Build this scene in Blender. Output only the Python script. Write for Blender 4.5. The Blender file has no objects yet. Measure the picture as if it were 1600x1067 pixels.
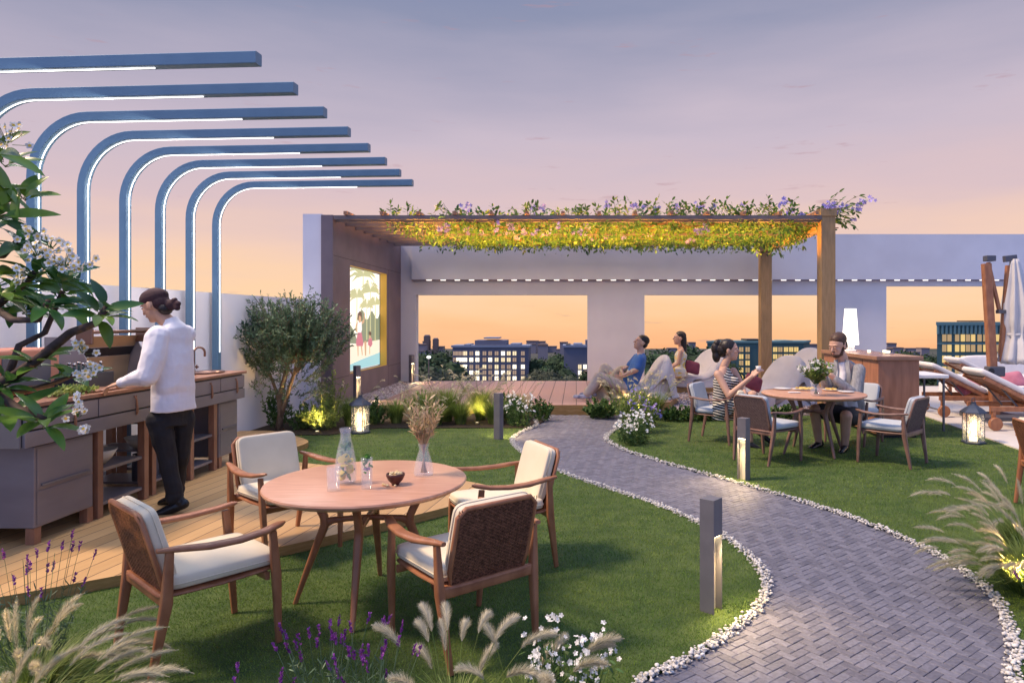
import bpy, bmesh, math, random
import numpy as np
from mathutils import Vector, Matrix, noise
R = math.radians
random.seed(7); rng = np.random.default_rng(7)
S = bpy.context.scene
COL = S.collection
# ------------------------------------------------------------ camera, sky, sun, exposure
FX = 1067.0; EYE = 1.6; PX0, PY0 = 900.0, 500.0
cam_d = bpy.data.cameras.new('camera'); cam = bpy.data.objects.new('camera', cam_d); COL.objects.link(cam)
cam.location = (0, 0, EYE); cam.rotation_euler = (R(90), 0, 0)
cam_d.sensor_width = 36; cam_d.lens = FX/1600*36
cam_d.shift_x = -(PX0-800)/1600; cam_d.shift_y = -(533.5-PY0)/1600
cam_d.clip_start = 0.05; cam_d.clip_end = 6000
S.camera = cam
S.render.engine = 'CYCLES'
S.cycles.use_denoising = True
S.cycles.max_bounces = 7; S.cycles.transparent_max_bounces = 12
S.cycles.sample_clamp_indirect = 4; S.cycles.caustics_reflective = False; S.cycles.caustics_refractive = False
S.view_settings.view_transform = 'Standard'; S.view_settings.look = 'None'
S.view_settings.exposure = 0.12; S.view_settings.gamma = 1.0; S.view_settings.use_curve_mapping = False

def lin(c):
    return tuple((v/12.92 if v <= 0.04045 else ((v+0.055)/1.055)**2.4) for v in c)
def s8(r, g, b): return lin((r/255, g/255, b/255))

world = bpy.data.worlds.new('World'); S.world = world; world.use_nodes = True
wn = world.node_tree; wn.nodes.clear()
def N(t, ty, **k):
    n = t.nodes.new(ty)
    for a, b in k.items(): setattr(n, a, b)
    return n
tc = N(wn, 'ShaderNodeTexCoord'); sep = N(wn, 'ShaderNodeSeparateXYZ')
wn.links.new(tc.outputs['Generated'], sep.inputs[0])
ramp = N(wn, 'ShaderNodeValToRGB')
mr = N(wn, 'ShaderNodeMapRange'); mr.inputs['From Min'].default_value = -0.1; mr.inputs['From Max'].default_value = 1.0
# soft banding of the elevation by wide horizontal noise
mp = N(wn, 'ShaderNodeMapping'); mp.inputs['Scale'].default_value = (1.6, 1.6, 9)
nz = N(wn, 'ShaderNodeTexNoise'); nz.inputs['Scale'].default_value = 2.2; nz.inputs['Detail'].default_value = 5
wn.links.new(tc.outputs['Generated'], mp.inputs[0]); wn.links.new(mp.outputs[0], nz.inputs['Vector'])
ma = N(wn, 'ShaderNodeMath', operation='MULTIPLY_ADD'); ma.inputs[1].default_value = 0.10; 
sb = N(wn, 'ShaderNodeMath', operation='SUBTRACT'); sb.inputs[1].default_value = 0.05
tilt = N(wn, 'ShaderNodeMath', operation='MULTIPLY'); tl2 = N(wn, 'ShaderNodeMath', operation='MULTIPLY_ADD'); tl2.inputs[1].default_value = -.12
wn.links.new(sep.outputs['X'], tilt.inputs[0]); wn.links.new(sep.outputs['Z'], tilt.inputs[1])
wn.links.new(tilt.outputs[0], tl2.inputs[0]); wn.links.new(sep.outputs['Z'], tl2.inputs[2])
wn.links.new(nz.outputs['Fac'], ma.inputs[0]); wn.links.new(tl2.outputs[0], ma.inputs[2])
wn.links.new(ma.outputs[0], sb.inputs[0]); wn.links.new(sb.outputs[0], mr.inputs['Value'])
wn.links.new(mr.outputs[0], ramp.inputs[0])
els = [(-0.10, s8(238,160,110)), (-0.04, s8(245,178,128)), (0.0, s8(249,197,148)), (0.04, s8(248,207,167)), (0.10, s8(235,200,182)),
       (0.17, s8(213,188,192)), (0.25, s8(196,182,196)), (0.33, s8(172,166,186)), (0.41, s8(140,145,172)), (0.50, s8(122,134,168)), (0.68, (.50,.66,1.05)), (1.0, (.64,.82,1.3))]
cr = ramp.color_ramp
for i, (z, c) in enumerate(els):
    p = (z+0.1)/1.1
    e = cr.elements[i] if i < 2 else cr.elements.new(p)
    e.position = p; e.color = (*c, 1)
# thin dark cloud wisps
mp2 = N(wn, 'ShaderNodeMapping'); mp2.inputs['Scale'].default_value = (5, 5, 42)
nz2 = N(wn, 'ShaderNodeTexNoise'); nz2.inputs['Scale'].default_value = 2.3; nz2.inputs['Detail'].default_value = 7; nz2.inputs['Roughness'].default_value = .55
r2 = N(wn, 'ShaderNodeValToRGB'); r2.color_ramp.elements[0].position = .655; r2.color_ramp.elements[1].position = .76
r2.color_ramp.elements[0].color = (0,0,0,1); r2.color_ramp.elements[1].color = (.55,.55,.55,1)
wn.links.new(tc.outputs['Generated'], mp2.inputs[0]); wn.links.new(mp2.outputs[0], nz2.inputs['Vector']); wn.links.new(nz2.outputs['Fac'], r2.inputs[0])
mx = N(wn, 'ShaderNodeMix', data_type='RGBA'); mx.inputs[7].default_value = (*s8(178,140,150), 1)
wn.links.new(r2.outputs[0], mx.inputs[0]); wn.links.new(ramp.outputs[0], mx.inputs[6])
# away from the sunset the sky is blue dusk
az = N(wn, 'ShaderNodeMapRange', interpolation_type='SMOOTHSTEP'); az.inputs['From Min'].default_value = .35; az.inputs['From Max'].default_value = -.35
wn.links.new(sep.outputs['Y'], az.inputs['Value'])
mxa = N(wn, 'ShaderNodeMix', data_type='RGBA'); mxa.inputs[7].default_value = (.34, .44, .82, 1)
wn.links.new(az.outputs[0], mxa.inputs[0]); wn.links.new(mx.outputs[2], mxa.inputs[6])
bg = N(wn, 'ShaderNodeBackground'); bg.inputs['Strength'].default_value = 1.0
wo = N(wn, 'ShaderNodeOutputWorld')
wn.links.new(mxa.outputs[2], bg.inputs['Color']); wn.links.new(bg.outputs[0], wo.inputs[0])

sd = bpy.data.lights.new('sun', 'SUN'); sun = bpy.data.objects.new('sun', sd); COL.objects.link(sun)
sd.energy = 4.2; sd.angle = R(11); sd.color = (1.0, .74, .50)
sun.rotation_euler = Vector((0.70, 0.10, -0.95)).to_track_quat('-Z', 'Y').to_euler()

# ------------------------------------------------------------ helpers
def W(px, py, D): return Vector(((px-PX0)/FX*D, D, EYE-(py-PY0)/FX*D))
def G(px, py, z=0.0):
    D = FX*(EYE-z)/(py-PY0); return Vector(((px-PX0)/FX*D, D, z))

class MB:
    def __init__(s): s.v = []; s.f = []; s.n = 0
    def add(s, vs, fs):
        s.v.append(np.asarray(vs, dtype=float).reshape(-1, 3)); n = s.n
        s.f.extend([tuple(i+n for i in f) for f in fs]); s.n += len(vs); return s
    def box(s, c, sz, rz=0, M=None):
        x, y, z = sz[0]/2, sz[1]/2, sz[2]/2
        v = [(-x,-y,-z),(x,-y,-z),(x,y,-z),(-x,y,-z),(-x,-y,z),(x,-y,z),(x,y,z),(-x,y,z)]
        mm = Matrix.Translation(c) @ Matrix.Rotation(rz, 4, 'Z')
        if M is not None: mm = M @ mm
        return s.add([tuple(mm @ Vector(p)) for p in v], [(0,3,2,1),(4,5,6,7),(0,1,5,4),(1,2,6,5),(2,3,7,6),(3,0,4,7)])
    def bb(s, x0, x1, y0, y1, z0, z1): return s.box(((x0+x1)/2,(y0+y1)/2,(z0+z1)/2), (x1-x0,y1-y0,z1-z0))
    def prism(s, poly, z0, z1):
        n = len(poly)
        a = sum(poly[i][0]*poly[(i+1)%n][1]-poly[(i+1)%n][0]*poly[i][1] for i in range(n))
        if a < 0: poly = poly[::-1]
        v = [(p[0],p[1],z0) for p in poly]+[(p[0],p[1],z1) for p in poly]
        f = [tuple(range(n-1,-1,-1)), tuple(range(n,2*n))]+[(i,(i+1)%n,(i+1)%n+n,i+n) for i in range(n)]
        return s.add(v, f)
    def sweep(s, pts, prof, up=None, scale=None, cap=True):
        """prof: closed list of (a,b) in the (side, up) frame, per point scale"""
        pts = [Vector(p) for p in pts]; n = len(pts); m = len(prof); V = []
        u = Vector(up) if up is not None else None
        pv = None
        for i, p in enumerate(pts):
            t = (pts[min(i+1,n-1)]-pts[max(i-1,0)]).normalized()
            if pv is None:
                ref = u if u is not None else (Vector((0,0,1)) if abs(t.z) < .9 else Vector((1,0,0)))
            else: ref = u if u is not None else pv
            b = ref - t*ref.dot(t)
            if b.length < 1e-6: b = t.orthogonal()
            b.normalize(); a = t.cross(b); pv = b
            k = scale[i] if scale is not None else 1.0
            ka, kb = (k if isinstance(k, (tuple, list)) else (k, k))
            for (x, y) in prof: V.append(tuple(p + a*x*ka + b*y*kb))
        F = []
        for i in range(n-1):
            for j in range(m):
                j2 = (j+1) % m
                F.append((i*m+j, i*m+j2, (i+1)*m+j2, (i+1)*m+j))
        if cap: F.append(tuple(range(m-1,-1,-1))); F.append(tuple((n-1)*m+j for j in range(m)))
        return s.add(V, F)
    def tube(s, pts, r, n=8, cap=True, up=None):
        prof = [(math.cos(2*math.pi*k/n), math.sin(2*math.pi*k/n)) for k in range(n)]
        if not isinstance(r, (list, tuple)): r = [r]*len(pts)
        return s.sweep(pts, prof, up=up, scale=list(r), cap=cap)
    def bar(s, p0, p1, w, h, up=None, w2=None, h2=None, rnd=.25):
        """rounded rectangular bar; w across, h along up"""
        prof = rrect(1, 1, rnd)
        return s.sweep([p0, p1], prof, up=up, scale=[(w/2, h/2), ((w2 or w)/2, (h2 or h)/2)])
    def lathe(s, prof, c=(0,0,0), n=24, M=None, cap=True):
        V = []; m = len(prof)
        for (r, z) in prof:
            for k in range(n):
                a = 2*math.pi*k/n; p = Vector((c[0]+r*math.cos(a), c[1]+r*math.sin(a), c[2]+z))
                V.append(tuple(M @ p) if M is not None else tuple(p))
        F = [(i*n+k, i*n+(k+1)%n, (i+1)*n+(k+1)%n, (i+1)*n+k) for i in range(m-1) for k in range(n)]
        if cap: F.append(tuple(range(n-1,-1,-1))); F.append(tuple((m-1)*n+k for k in range(n)))
        return s.add(V, F)
    def sell(s, c, rad, M=None, e1=.3, e2=.3, nu=24, nv=12, fn=None):
        """super-ellipsoid (puffy box)"""
        def P(x, e): return math.copysign(abs(x)**e, x)
        V = [];
        for i in range(nv+1):
            ph = -math.pi/2+math.pi*i/nv
            for k in range(nu):
                th = 2*math.pi*k/nu
                q = Vector((rad[0]*P(math.cos(ph), e1)*P(math.cos(th), e2), rad[1]*P(math.cos(ph), e1)*P(math.sin(th), e2), rad[2]*P(math.sin(ph), e1)))
                if fn: q = fn(q)
                q = Vector(c)+q
                V.append(tuple(M @ q) if M is not None else tuple(q))
        F = [(i*nu+k, i*nu+(k+1)%nu, (i+1)*nu+(k+1)%nu, (i+1)*nu+k) for i in range(nv) for k in range(nu)]
        return s.add(V, F)
    def cap(s, p0, p1, r0, r1=None, n=12):
        p0 = Vector(p0); p1 = Vector(p1); r1 = r0 if r1 is None else r1
        d = p1-p0; L = max(d.length, 1e-5); q = d.to_track_quat('Z', 'Y').to_matrix().to_4x4()
        M = Matrix.Translation(p0) @ q
        prof = [(max(r0*math.sin(a), 1e-4), -r0*math.cos(a)) for a in (0.05,.5,1.0,1.57)]+[(max(r1*math.cos(a),1e-4), L+r1*math.sin(a)) for a in (0,.55,1.07,1.52)]
        return s.lathe(prof, n=n, M=M)
    def ell(s, c, rad, Rm=None, n=16):
        M = Matrix.Translation(c) @ (Rm.to_4x4() if Rm is not None else Matrix.Identity(4))
        return s.sell((0,0,0), rad, M=M, e1=1, e2=1, nu=n, nv=max(6, n//2))
    def leaf(s, p, d, nrm, L, w, bend=.15, fold=.0):
        p = Vector(p); d = Vector(d).normalized(); nrm = Vector(nrm)
        a = d.cross(nrm)
        if a.length < 1e-4: a = d.orthogonal()
        a.normalize(); u = a.cross(d).normalized()
        t = p+d*L-u*bend*L
        m1 = p+d*L*.35+u*bend*L*.1; m2 = p+d*L*.72-u*bend*L*.35
        V = [p, m1-a*w*.45+u*fold*w, m1, m1+a*w*.45+u*fold*w, m2-a*w*.42+u*fold*w, m2, m2+a*w*.42+u*fold*w, t]
        return s.add([tuple(x) for x in V], [(0,2,1),(0,3,2),(1,2,5,4),(2,3,6,5),(4,5,7),(5,6,7)])
    def leaf2(s, p, d, a, L, w):
        """cheap diamond leaf"""
        m = p+d*L*.45
        return s.add([tuple(p), tuple(m-a*w*.5), tuple(p+d*L), tuple(m+a*w*.5)], [(0,3,2,1)])
    def build(s, name, mat, parent=None, smooth=False, bevel=0, origin=None, M=None, seg=2, autos=None):
        me = bpy.data.meshes.new(name)
        V = np.concatenate(s.v) if s.v else np.zeros((0,3))
        if origin is not None: V = V-np.array(origin)
        me.from_pydata(V.tolist(), [], s.f)
        me.update()
        if smooth: me.polygons.foreach_set('use_smooth', [True]*len(me.polygons))
        o = bpy.data.objects.new(name, me); COL.objects.link(o)
        if mat is not None: me.materials.append(mat)
        if parent is not None: o.parent = parent
        if M is not None: o.matrix_local = M
        if bevel:
            b = o.modifiers.new('bevel', 'BEVEL'); b.width = bevel; b.segments = seg; b.limit_method = 'ANGLE'; b.angle_limit = R(40)
        if autos:
            bm = bmesh.new(); bm.from_mesh(me)
            for e in bm.edges:
                if len(e.link_faces) == 2 and e.calc_face_angle(0) > R(autos): e.smooth = False
            bm.to_mesh(me); bm.free()
        return o
def rrect(w, h, r, k=3):
    pts = []
    for cx, cy, a0 in ((w-r, h-r, 0), (-w+r, h-r, 90), (-w+r, -h+r, 180), (w-r, -h+r, 270)):
        for i in range(k):
            a = R(a0+90*i/(k-1)); pts.append((cx+r*math.cos(a), cy+r*math.sin(a)))
    return pts
def tag(o, label=None, cat=None, group=None, kind=None):
    if label: o['label'] = label
    if cat: o['category'] = cat
    if group: o['group'] = group
    if kind: o['kind'] = kind
    return o
def thing(name, label, cat, loc=(0,0,0), rz=0, group=None):
    o = bpy.data.objects.new(name, None); COL.objects.link(o); o.empty_display_size = .1
    o.location = loc; o.rotation_euler = (0,0,rz); return tag(o, label, cat, group)
def copy_tree(o, parent=None, **kw):
    c = o.copy(); COL.objects.link(c)
    if parent is not None: c.parent = parent
    for ch in list(o.children): copy_tree(ch, c)
    for k, v in kw.items(): c[k] = v
    return c
def struct(o): o['kind'] = 'structure'; return o
def frozen(o):
    dg = bpy.context.evaluated_depsgraph_get(); dg.update()
    me = bpy.data.meshes.new_from_object(o.evaluated_get(dg)); o.modifiers.clear(); o.data = me
    me.polygons.foreach_set('use_smooth', [True]*len(me.polygons)); return o
FOLD = bpy.data.textures.new('folds', 'CLOUDS'); FOLD.noise_scale = .17; FOLD.noise_depth = 2
def flesh(mb, name, mat, parent, origin, vox=.006, it=4):
    o = mb.build(name, mat, parent, origin=origin)
    m = o.modifiers.new('r', 'REMESH'); m.mode = 'VOXEL'; m.voxel_size = vox
    if it:
        s_ = o.modifiers.new('s', 'SMOOTH'); s_.factor = .5; s_.iterations = it
    if name in ('shirt','trousers','blazer','tee','dress','headwrap'):
        d_ = o.modifiers.new('d', 'DISPLACE'); d_.texture = FOLD; d_.strength = .026; d_.mid_level = .5
    return frozen(o)

# ------------------------------------------------------------ materials
def mat(name, c1, c2=None, scale=5.0, stretch=(1,1,1), rough=.6, metal=0, bump=0, bscale=None, detail=4, spec=.5, emit=None, es=1, trans=0, ior=1.45, sub=0, coat=0, contrast=(.35,.65), alpha=1, sheen=0):
    m = bpy.data.materials.new(name); m.use_nodes = True; t = m.node_tree
    b = t.nodes['Principled BSDF']
    b.inputs['Base Color'].default_value = (*c1, 1); b.inputs['Roughness'].default_value = rough
    b.inputs['Metallic'].default_value = metal; b.inputs['IOR'].default_value = ior
    b.inputs['Specular IOR Level'].default_value = spec
    if trans: b.inputs['Transmission Weight'].default_value = trans
    if coat: b.inputs['Coat Weight'].default_value = coat; b.inputs['Coat Roughness'].default_value = .15
    if sheen: b.inputs['Sheen Weight'].default_value = sheen
    if alpha < 1: b.inputs['Alpha'].default_value = alpha
    if emit is not None:
        b.inputs['Emission Color'].default_value = (*emit, 1); b.inputs['Emission Strength'].default_value = es
    if c2 is not None or bump:
        tc = N(t, 'ShaderNodeTexCoord'); mp = N(t, 'ShaderNodeMapping'); mp.inputs['Scale'].default_value = stretch
        t.links.new(tc.outputs['Object'], mp.inputs[0])
        nz = N(t, 'ShaderNodeTexNoise'); nz.inputs['Scale'].default_value = scale; nz.inputs['Detail'].default_value = detail
        t.links.new(mp.outputs[0], nz.inputs['Vector'])
        if c2 is not None:
            r = N(t, 'ShaderNodeValToRGB'); r.color_ramp.elements[0].position = contrast[0]; r.color_ramp.elements[1].position = contrast[1]
            r.color_ramp.elements[0].color = (*c1, 1); r.color_ramp.elements[1].color = (*c2, 1)
            t.links.new(nz.outputs['Fac'], r.inputs[0]); t.links.new(r.outputs[0], b.inputs['Base Color'])
        if bump:
            n2 = nz
            if bscale:
                n2 = N(t, 'ShaderNodeTexNoise'); n2.inputs['Scale'].default_value = bscale; n2.inputs['Detail'].default_value = 5
                t.links.new(mp.outputs[0], n2.inputs['Vector'])
            bp = N(t, 'ShaderNodeBump'); bp.inputs['Strength'].default_value = 1; bp.inputs['Distance'].default_value = bump
            t.links.new(n2.outputs['Fac'], bp.inputs['Height']); t.links.new(bp.outputs[0], b.inputs['Normal'])
    return m
def leafmat(name, c1, c2, scale=3, rough=.5, tl=.35, zgrad=None):
    m = mat(name, c1, c2, scale=scale, rough=rough, contrast=(.4,.6))
    t = m.node_tree; b = t.nodes['Principled BSDF']; out = t.nodes['Material Output']
    tr = N(t, 'ShaderNodeBsdfTranslucent'); mix = N(t, 'ShaderNodeMixShader'); mix.inputs[0].default_value = tl
    src = b.inputs['Base Color'].links[0].from_socket
    # random tint per leaf
    gm = N(t, 'ShaderNodeNewGeometry'); hs = N(t, 'ShaderNodeHueSaturation')
    mrr = N(t, 'ShaderNodeMapRange'); mrr.inputs['To Min'].default_value = .6; mrr.inputs['To Max'].default_value = 1.45
    t.links.new(gm.outputs['Random Per Island'], mrr.inputs['Value']); t.links.new(mrr.outputs[0], hs.inputs['Value'])
    t.links.new(src, hs.inputs['Color']); t.links.new(hs.outputs[0], b.inputs['Base Color']); t.links.new(hs.outputs[0], tr.inputs['Color'])
    t.links.new(b.outputs[0], mix.inputs[1]); t.links.new(tr.outputs[0], mix.inputs[2]); t.links.new(mix.outputs[0], out.inputs['Surface'])
    return m
def attrmat(name, c1, c2, rough=.7, bump=.0, bscale=60, spec=.4):
    """colour varies per island (brick, pebble)"""
    m = mat(name, c1, rough=rough, spec=spec); t = m.node_tree; b = t.nodes['Principled BSDF']
    gm = N(t, 'ShaderNodeNewGeometry'); r = N(t, 'ShaderNodeValToRGB')
    r.color_ramp.elements[0].color = (*c1, 1); r.color_ramp.elements[1].color = (*c2, 1)
    t.links.new(gm.outputs['Random Per Island'], r.inputs[0])
    tc = N(t, 'ShaderNodeTexCoord'); nz = N(t, 'ShaderNodeTexNoise'); nz.inputs['Scale'].default_value = bscale; nz.inputs['Detail'].default_value = 6
    t.links.new(tc.outputs['Object'], nz.inputs['Vector'])
    mx = N(t, 'ShaderNodeMix', data_type='RGBA', blend_type='OVERLAY'); mx.inputs[0].default_value = .5
    t.links.new(r.outputs[0], mx.inputs[6]); t.links.new(nz.outputs['Fac'], mx.inputs[7]); t.links.new(mx.outputs[2], b.inputs['Base Color'])
    if bump:
        bp = N(t, 'ShaderNodeBump'); bp.inputs['Distance'].default_value = bump
        t.links.new(nz.outputs['Fac'], bp.inputs['Height']); t.links.new(bp.outputs[0], b.inputs['Normal'])
    return m
def boards(name, c1, c2, width, ang, gap=.05, rough=.5):
    """wooden decking: boards of a width running along a direction"""
    m = mat(name, c1, rough=rough); t = m.node_tree; b = t.nodes['Principled BSDF']
    tc = N(t, 'ShaderNodeTexCoord'); mp = N(t, 'ShaderNodeMapping'); mp.inputs['Rotation'].default_value = (0,0,ang)
    t.links.new(tc.outputs['Object'], mp.inputs[0]); sp = N(t, 'ShaderNodeSeparateXYZ'); t.links.new(mp.outputs[0], sp.inputs[0])
    dv = N(t, 'ShaderNodeMath', operation='DIVIDE'); dv.inputs[1].default_value = width; t.links.new(sp.outputs['X'], dv.inputs[0])
    fl = N(t, 'ShaderNodeMath', operation='FLOOR'); fr = N(t, 'ShaderNodeMath', operation='FRACT'); t.links.new(dv.outputs[0], fl.inputs[0]); t.links.new(dv.outputs[0], fr.inputs[0])
    wn_ = N(t, 'ShaderNodeTexWhiteNoise', noise_dimensions='1D'); t.links.new(fl.outputs[0], wn_.inputs['W'])
    mp2 = N(t, 'ShaderNodeMapping'); mp2.inputs['Scale'].default_value = (22, 1.1, 1)
    cb = N(t, 'ShaderNodeCombineXYZ'); t.links.new(wn_.outputs['Value'], cb.inputs['Z']); 
    va = N(t, 'ShaderNodeVectorMath', operation='ADD'); t.links.new(mp.outputs[0], va.inputs[0]); 
    sc = N(t, 'ShaderNodeVectorMath', operation='SCALE'); sc.inputs['Scale'].default_value = 37; t.links.new(cb.outputs[0], sc.inputs[0]); t.links.new(sc.outputs[0], va.inputs[1])
    t.links.new(va.outputs[0], mp2.inputs[0])
    nz = N(t, 'ShaderNodeTexNoise'); nz.inputs['Scale'].default_value = 3; nz.inputs['Detail'].default_value = 6; t.links.new(mp2.outputs[0], nz.inputs['Vector'])
    mixv = N(t, 'ShaderNodeMath', operation='MULTIPLY_ADD'); mixv.inputs[1].default_value = .55
    t.links.new(wn_.outputs['Value'], mixv.inputs[0])
    m3 = N(t, 'ShaderNodeMath', operation='MULTIPLY'); m3.inputs[1].default_value = .55; t.links.new(nz.outputs['Fac'], m3.inputs[0]); t.links.new(m3.outputs[0], mixv.inputs[2])
    r = N(t, 'ShaderNodeValToRGB'); r.color_ramp.elements[0].color = (*c1, 1); r.color_ramp.elements[1].color = (*c2, 1); r.color_ramp.elements[0].position = .15; r.color_ramp.elements[1].position = .95
    t.links.new(mixv.outputs[0], r.inputs[0])
    gp = N(t, 'ShaderNodeMath', operation='LESS_THAN'); gp.inputs[1].default_value = gap; t.links.new(fr.outputs[0], gp.inputs[0])
    mx = N(t, 'ShaderNodeMix', data_type='RGBA'); mx.inputs[7].default_value = (.03,.02,.02,1)
    t.links.new(gp.outputs[0], mx.inputs[0]); t.links.new(r.outputs[0], mx.inputs[6]); t.links.new(mx.outputs[2], b.inputs['Base Color'])
    bp = N(t, 'ShaderNodeBump'); bp.inputs['Distance'].default_value = .004; iv = N(t, 'ShaderNodeMath', operation='SUBTRACT'); iv.inputs[0].default_value = 1
    t.links.new(gp.outputs[0], iv.inputs[1]); t.links.new(iv.outputs[0], bp.inputs['Height']); t.links.new(bp.outputs[0], b.inputs['Normal'])
    return m
M = {}
M['white_wall'] = mat('white_wall', (.60,.59,.62), (.66,.65,.68), scale=1.2, rough=.85, bump=.002, bscale=80)
M['parapet'] = mat('parapet', (.76,.73,.77), (.80,.77,.81), scale=1.5, rough=.85, bump=.002, bscale=70)
M['brown_clad'] = mat('brown_clad', (.165,.125,.14), (.205,.155,.17), scale=2, rough=.55, bump=.001, bscale=90)
M['seam'] = mat('seam', (.03,.02,.02))
M['lawn'] = mat('lawn', (.045,.085,.018), (.085,.13,.03), scale=6, rough=.9, bump=.012, bscale=120, detail=8)
M['blade'] = leafmat('blade', (.105,.205,.030), (.185,.27,.042), scale=1.2, rough=.6, tl=.3)
M['deck'] = boards('deck', (.42,.245,.10), (.60,.375,.17), .135, R(7.5), .045)
M['stage'] = boards('stage', (.34,.20,.17), (.46,.29,.25), .24, 0, .05)
M['deck_edge'] = mat('deck_edge', (.34,.19,.06), (.44,.26,.10), scale=9, stretch=(1,1,6), rough=.5)
M['brick'] = attrmat('brick', (.105,.105,.140), (.165,.165,.210), rough=.62, bump=.002, bscale=55)
M['joint'] = mat('joint', (.075,.075,.088), rough=.9)
M['pebble'] = attrmat('pebble', (.34,.33,.32), (.74,.72,.69), rough=.55, bump=.001, bscale=30)
M['gravel'] = attrmat('gravel', (.22,.17,.17), (.62,.54,.54), rough=.7)
M['soil'] = mat('soil', (.03,.02,.014), (.05,.035,.02), scale=20, rough=.95, bump=.02, bscale=40)
M['terrace'] = mat('terrace', (.58,.54,.50), (.66,.62,.58), scale=2, rough=.55, bump=.001, bscale=30)
M['teak'] = mat('teak', (.27,.105,.050), (.40,.175,.085), scale=6, stretch=(3,3,1.2), rough=.38, bump=.0006, bscale=40, contrast=(.3,.7))
M['tabletop'] = mat('tabletop', (.50,.25,.155), (.64,.36,.24), scale=4, stretch=(1.2,14,1), rough=.33, bump=.0004, bscale=14, contrast=(.3,.7))
M['greywood'] = mat('greywood', (.17,.095,.075), (.26,.15,.12), scale=6, stretch=(3,3,1.2), rough=.42)
M['wicker'] = mat('wicker', (.10,.04,.022), (.24,.105,.06), scale=60, rough=.5)
M['greywicker'] = mat('greywicker', (.14,.09,.085), (.22,.15,.14), scale=60, rough=.6)
M['cream'] = mat('cream', (.72,.63,.46), (.78,.69,.52), scale=5, rough=.9, bump=.0015, bscale=9, sheen=.2)
M['greyfab'] = mat('greyfab', (.46,.50,.54), (.52,.56,.60), scale=5, rough=.9, bump=.0012, bscale=220, sheen=.2)
M['piping'] = mat('piping', (.16,.14,.12), rough=.8)
M['bluesteel'] = mat('bluesteel', (.10,.195,.30), (.125,.23,.345), scale=3, rough=.40, metal=.1, bump=.0006, bscale=60)
M['led'] = mat('led', (1,1,1), emit=(1,.97,.93), es=2.6)
M['led_dash'] = mat('led_dash', (1,1,1), emit=(1,.90,.78), es=1.3)
M['black'] = mat('black', (.015,.015,.018), rough=.4)
M['bollard'] = mat('bollard', (.17,.165,.19), (.20,.195,.22), scale=8, rough=.45, metal=.3)
M['bollard_light'] = mat('bollard_light', (1,.9,.6), emit=(1,.80,.42), es=22)
M['counter'] = mat('counter', (.23,.20,.215), (.29,.26,.275), scale=1.3, stretch=(1,1,3), rough=.34, metal=.25)
M['counter_end'] = mat('counter_end', (.17,.155,.16), (.20,.185,.19), scale=2, rough=.5, metal=.1)
M['counter_wood'] = mat('counter_wood', (.26,.125,.075), (.36,.18,.11), scale=5, stretch=(4,1,1), rough=.4)
M['terracotta'] = mat('terracotta', (.42,.17,.11), (.48,.21,.14), scale=2, rough=.6)
M['steel'] = mat('steel', (.42,.40,.40), rough=.25, metal=1)
M['bronze'] = mat('bronze', (.24,.15,.12), rough=.3, metal=.9)
M['tan'] = mat('tan', (.46,.33,.19), (.52,.38,.24), scale=2, rough=.35, metal=.5)
M['glass'] = mat('glass', (.80,.86,.95), rough=.03, alpha=.13, spec=1.0, ior=1.7)
M['thin_glass'] = mat('thin_glass', (.9,.93,.95), rough=.05, alpha=.16, spec=.8)
M['water'] = mat('water', (.72,.76,.72), rough=.03, alpha=.13, spec=.8)
M['lemon'] = mat('lemon', (.80,.62,.08), rough=.5)
M['mint'] = leafmat('mint', (.05,.16,.03), (.09,.26,.05))
M['bowl'] = mat('bowl', (.07,.02,.018), (.10,.03,.02), scale=20, rough=.35)
M['nut'] = mat('nut', (.68,.50,.24), (.80,.66,.40), scale=30, rough=.6)
M['ceramic'] = mat('ceramic', (.68,.62,.50), rough=.35)
M['dried'] = leafmat('dried', (.50,.34,.20), (.66,.52,.32), scale=12, tl=.2)
M['dried_green'] = leafmat('dried_green', (.26,.26,.12), (.46,.44,.24), scale=12, tl=.2)
M['bark'] = mat('bark', (.12,.075,.05), (.22,.15,.10), scale=18, stretch=(3,3,1), rough=.85, bump=.01)
M['plum_bark'] = mat('plum_bark', (.035,.022,.018), (.09,.055,.045), scale=24, rough=.75, bump=.003)
M['olive_leaf'] = leafmat('olive_leaf', (.06,.12,.07), (.15,.22,.12), scale=3, rough=.5, tl=.25)
M['plum_leaf'] = leafmat('plum_leaf', (.035,.125,.04), (.14,.25,.035), scale=2.5, rough=.28, tl=.3)
M['petal_white'] = leafmat('petal_white', (.72,.72,.68), (.82,.82,.80), tl=.25)
M['petal_yellow'] = mat('petal_yellow', (.80,.52,.06), rough=.5)
M['vine_leaf'] = leafmat('vine_leaf', (.040,.125,.040), (.12,.20,.035), scale=2.5, tl=.4)
M['vine_stem'] = mat('vine_stem', (.16,.08,.04), rough=.8)
M['petal_purple'] = leafmat('petal_purple', (.26,.22,.62), (.42,.34,.76), tl=.3)
M['bushleaf'] = leafmat('bushleaf', (.05,.115,.03), (.12,.20,.05), scale=4, tl=.3)
M['grassleaf'] = leafmat('grassleaf', (.15,.23,.05), (.28,.34,.09), scale=4, tl=.35)
M['plume'] = leafmat('plume', (.62,.58,.43), (.78,.73,.58), scale=5, tl=.4)
M['lavleaf'] = leafmat('lavleaf', (.09,.15,.08), (.17,.24,.13), scale=5, tl=.2)
M['lavflower'] = leafmat('lavflower', (.16,.03,.20), (.34,.08,.40), scale=30, tl=.2)
M['skin'] = mat('skin', (.56,.33,.23), (.60,.36,.26), scale=8, rough=.5)
M['skin2'] = mat('skin2', (.50,.28,.18), (.54,.31,.20), scale=8, rough=.5)
M['lips'] = mat('lips', (.36,.12,.10), rough=.45)
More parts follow.
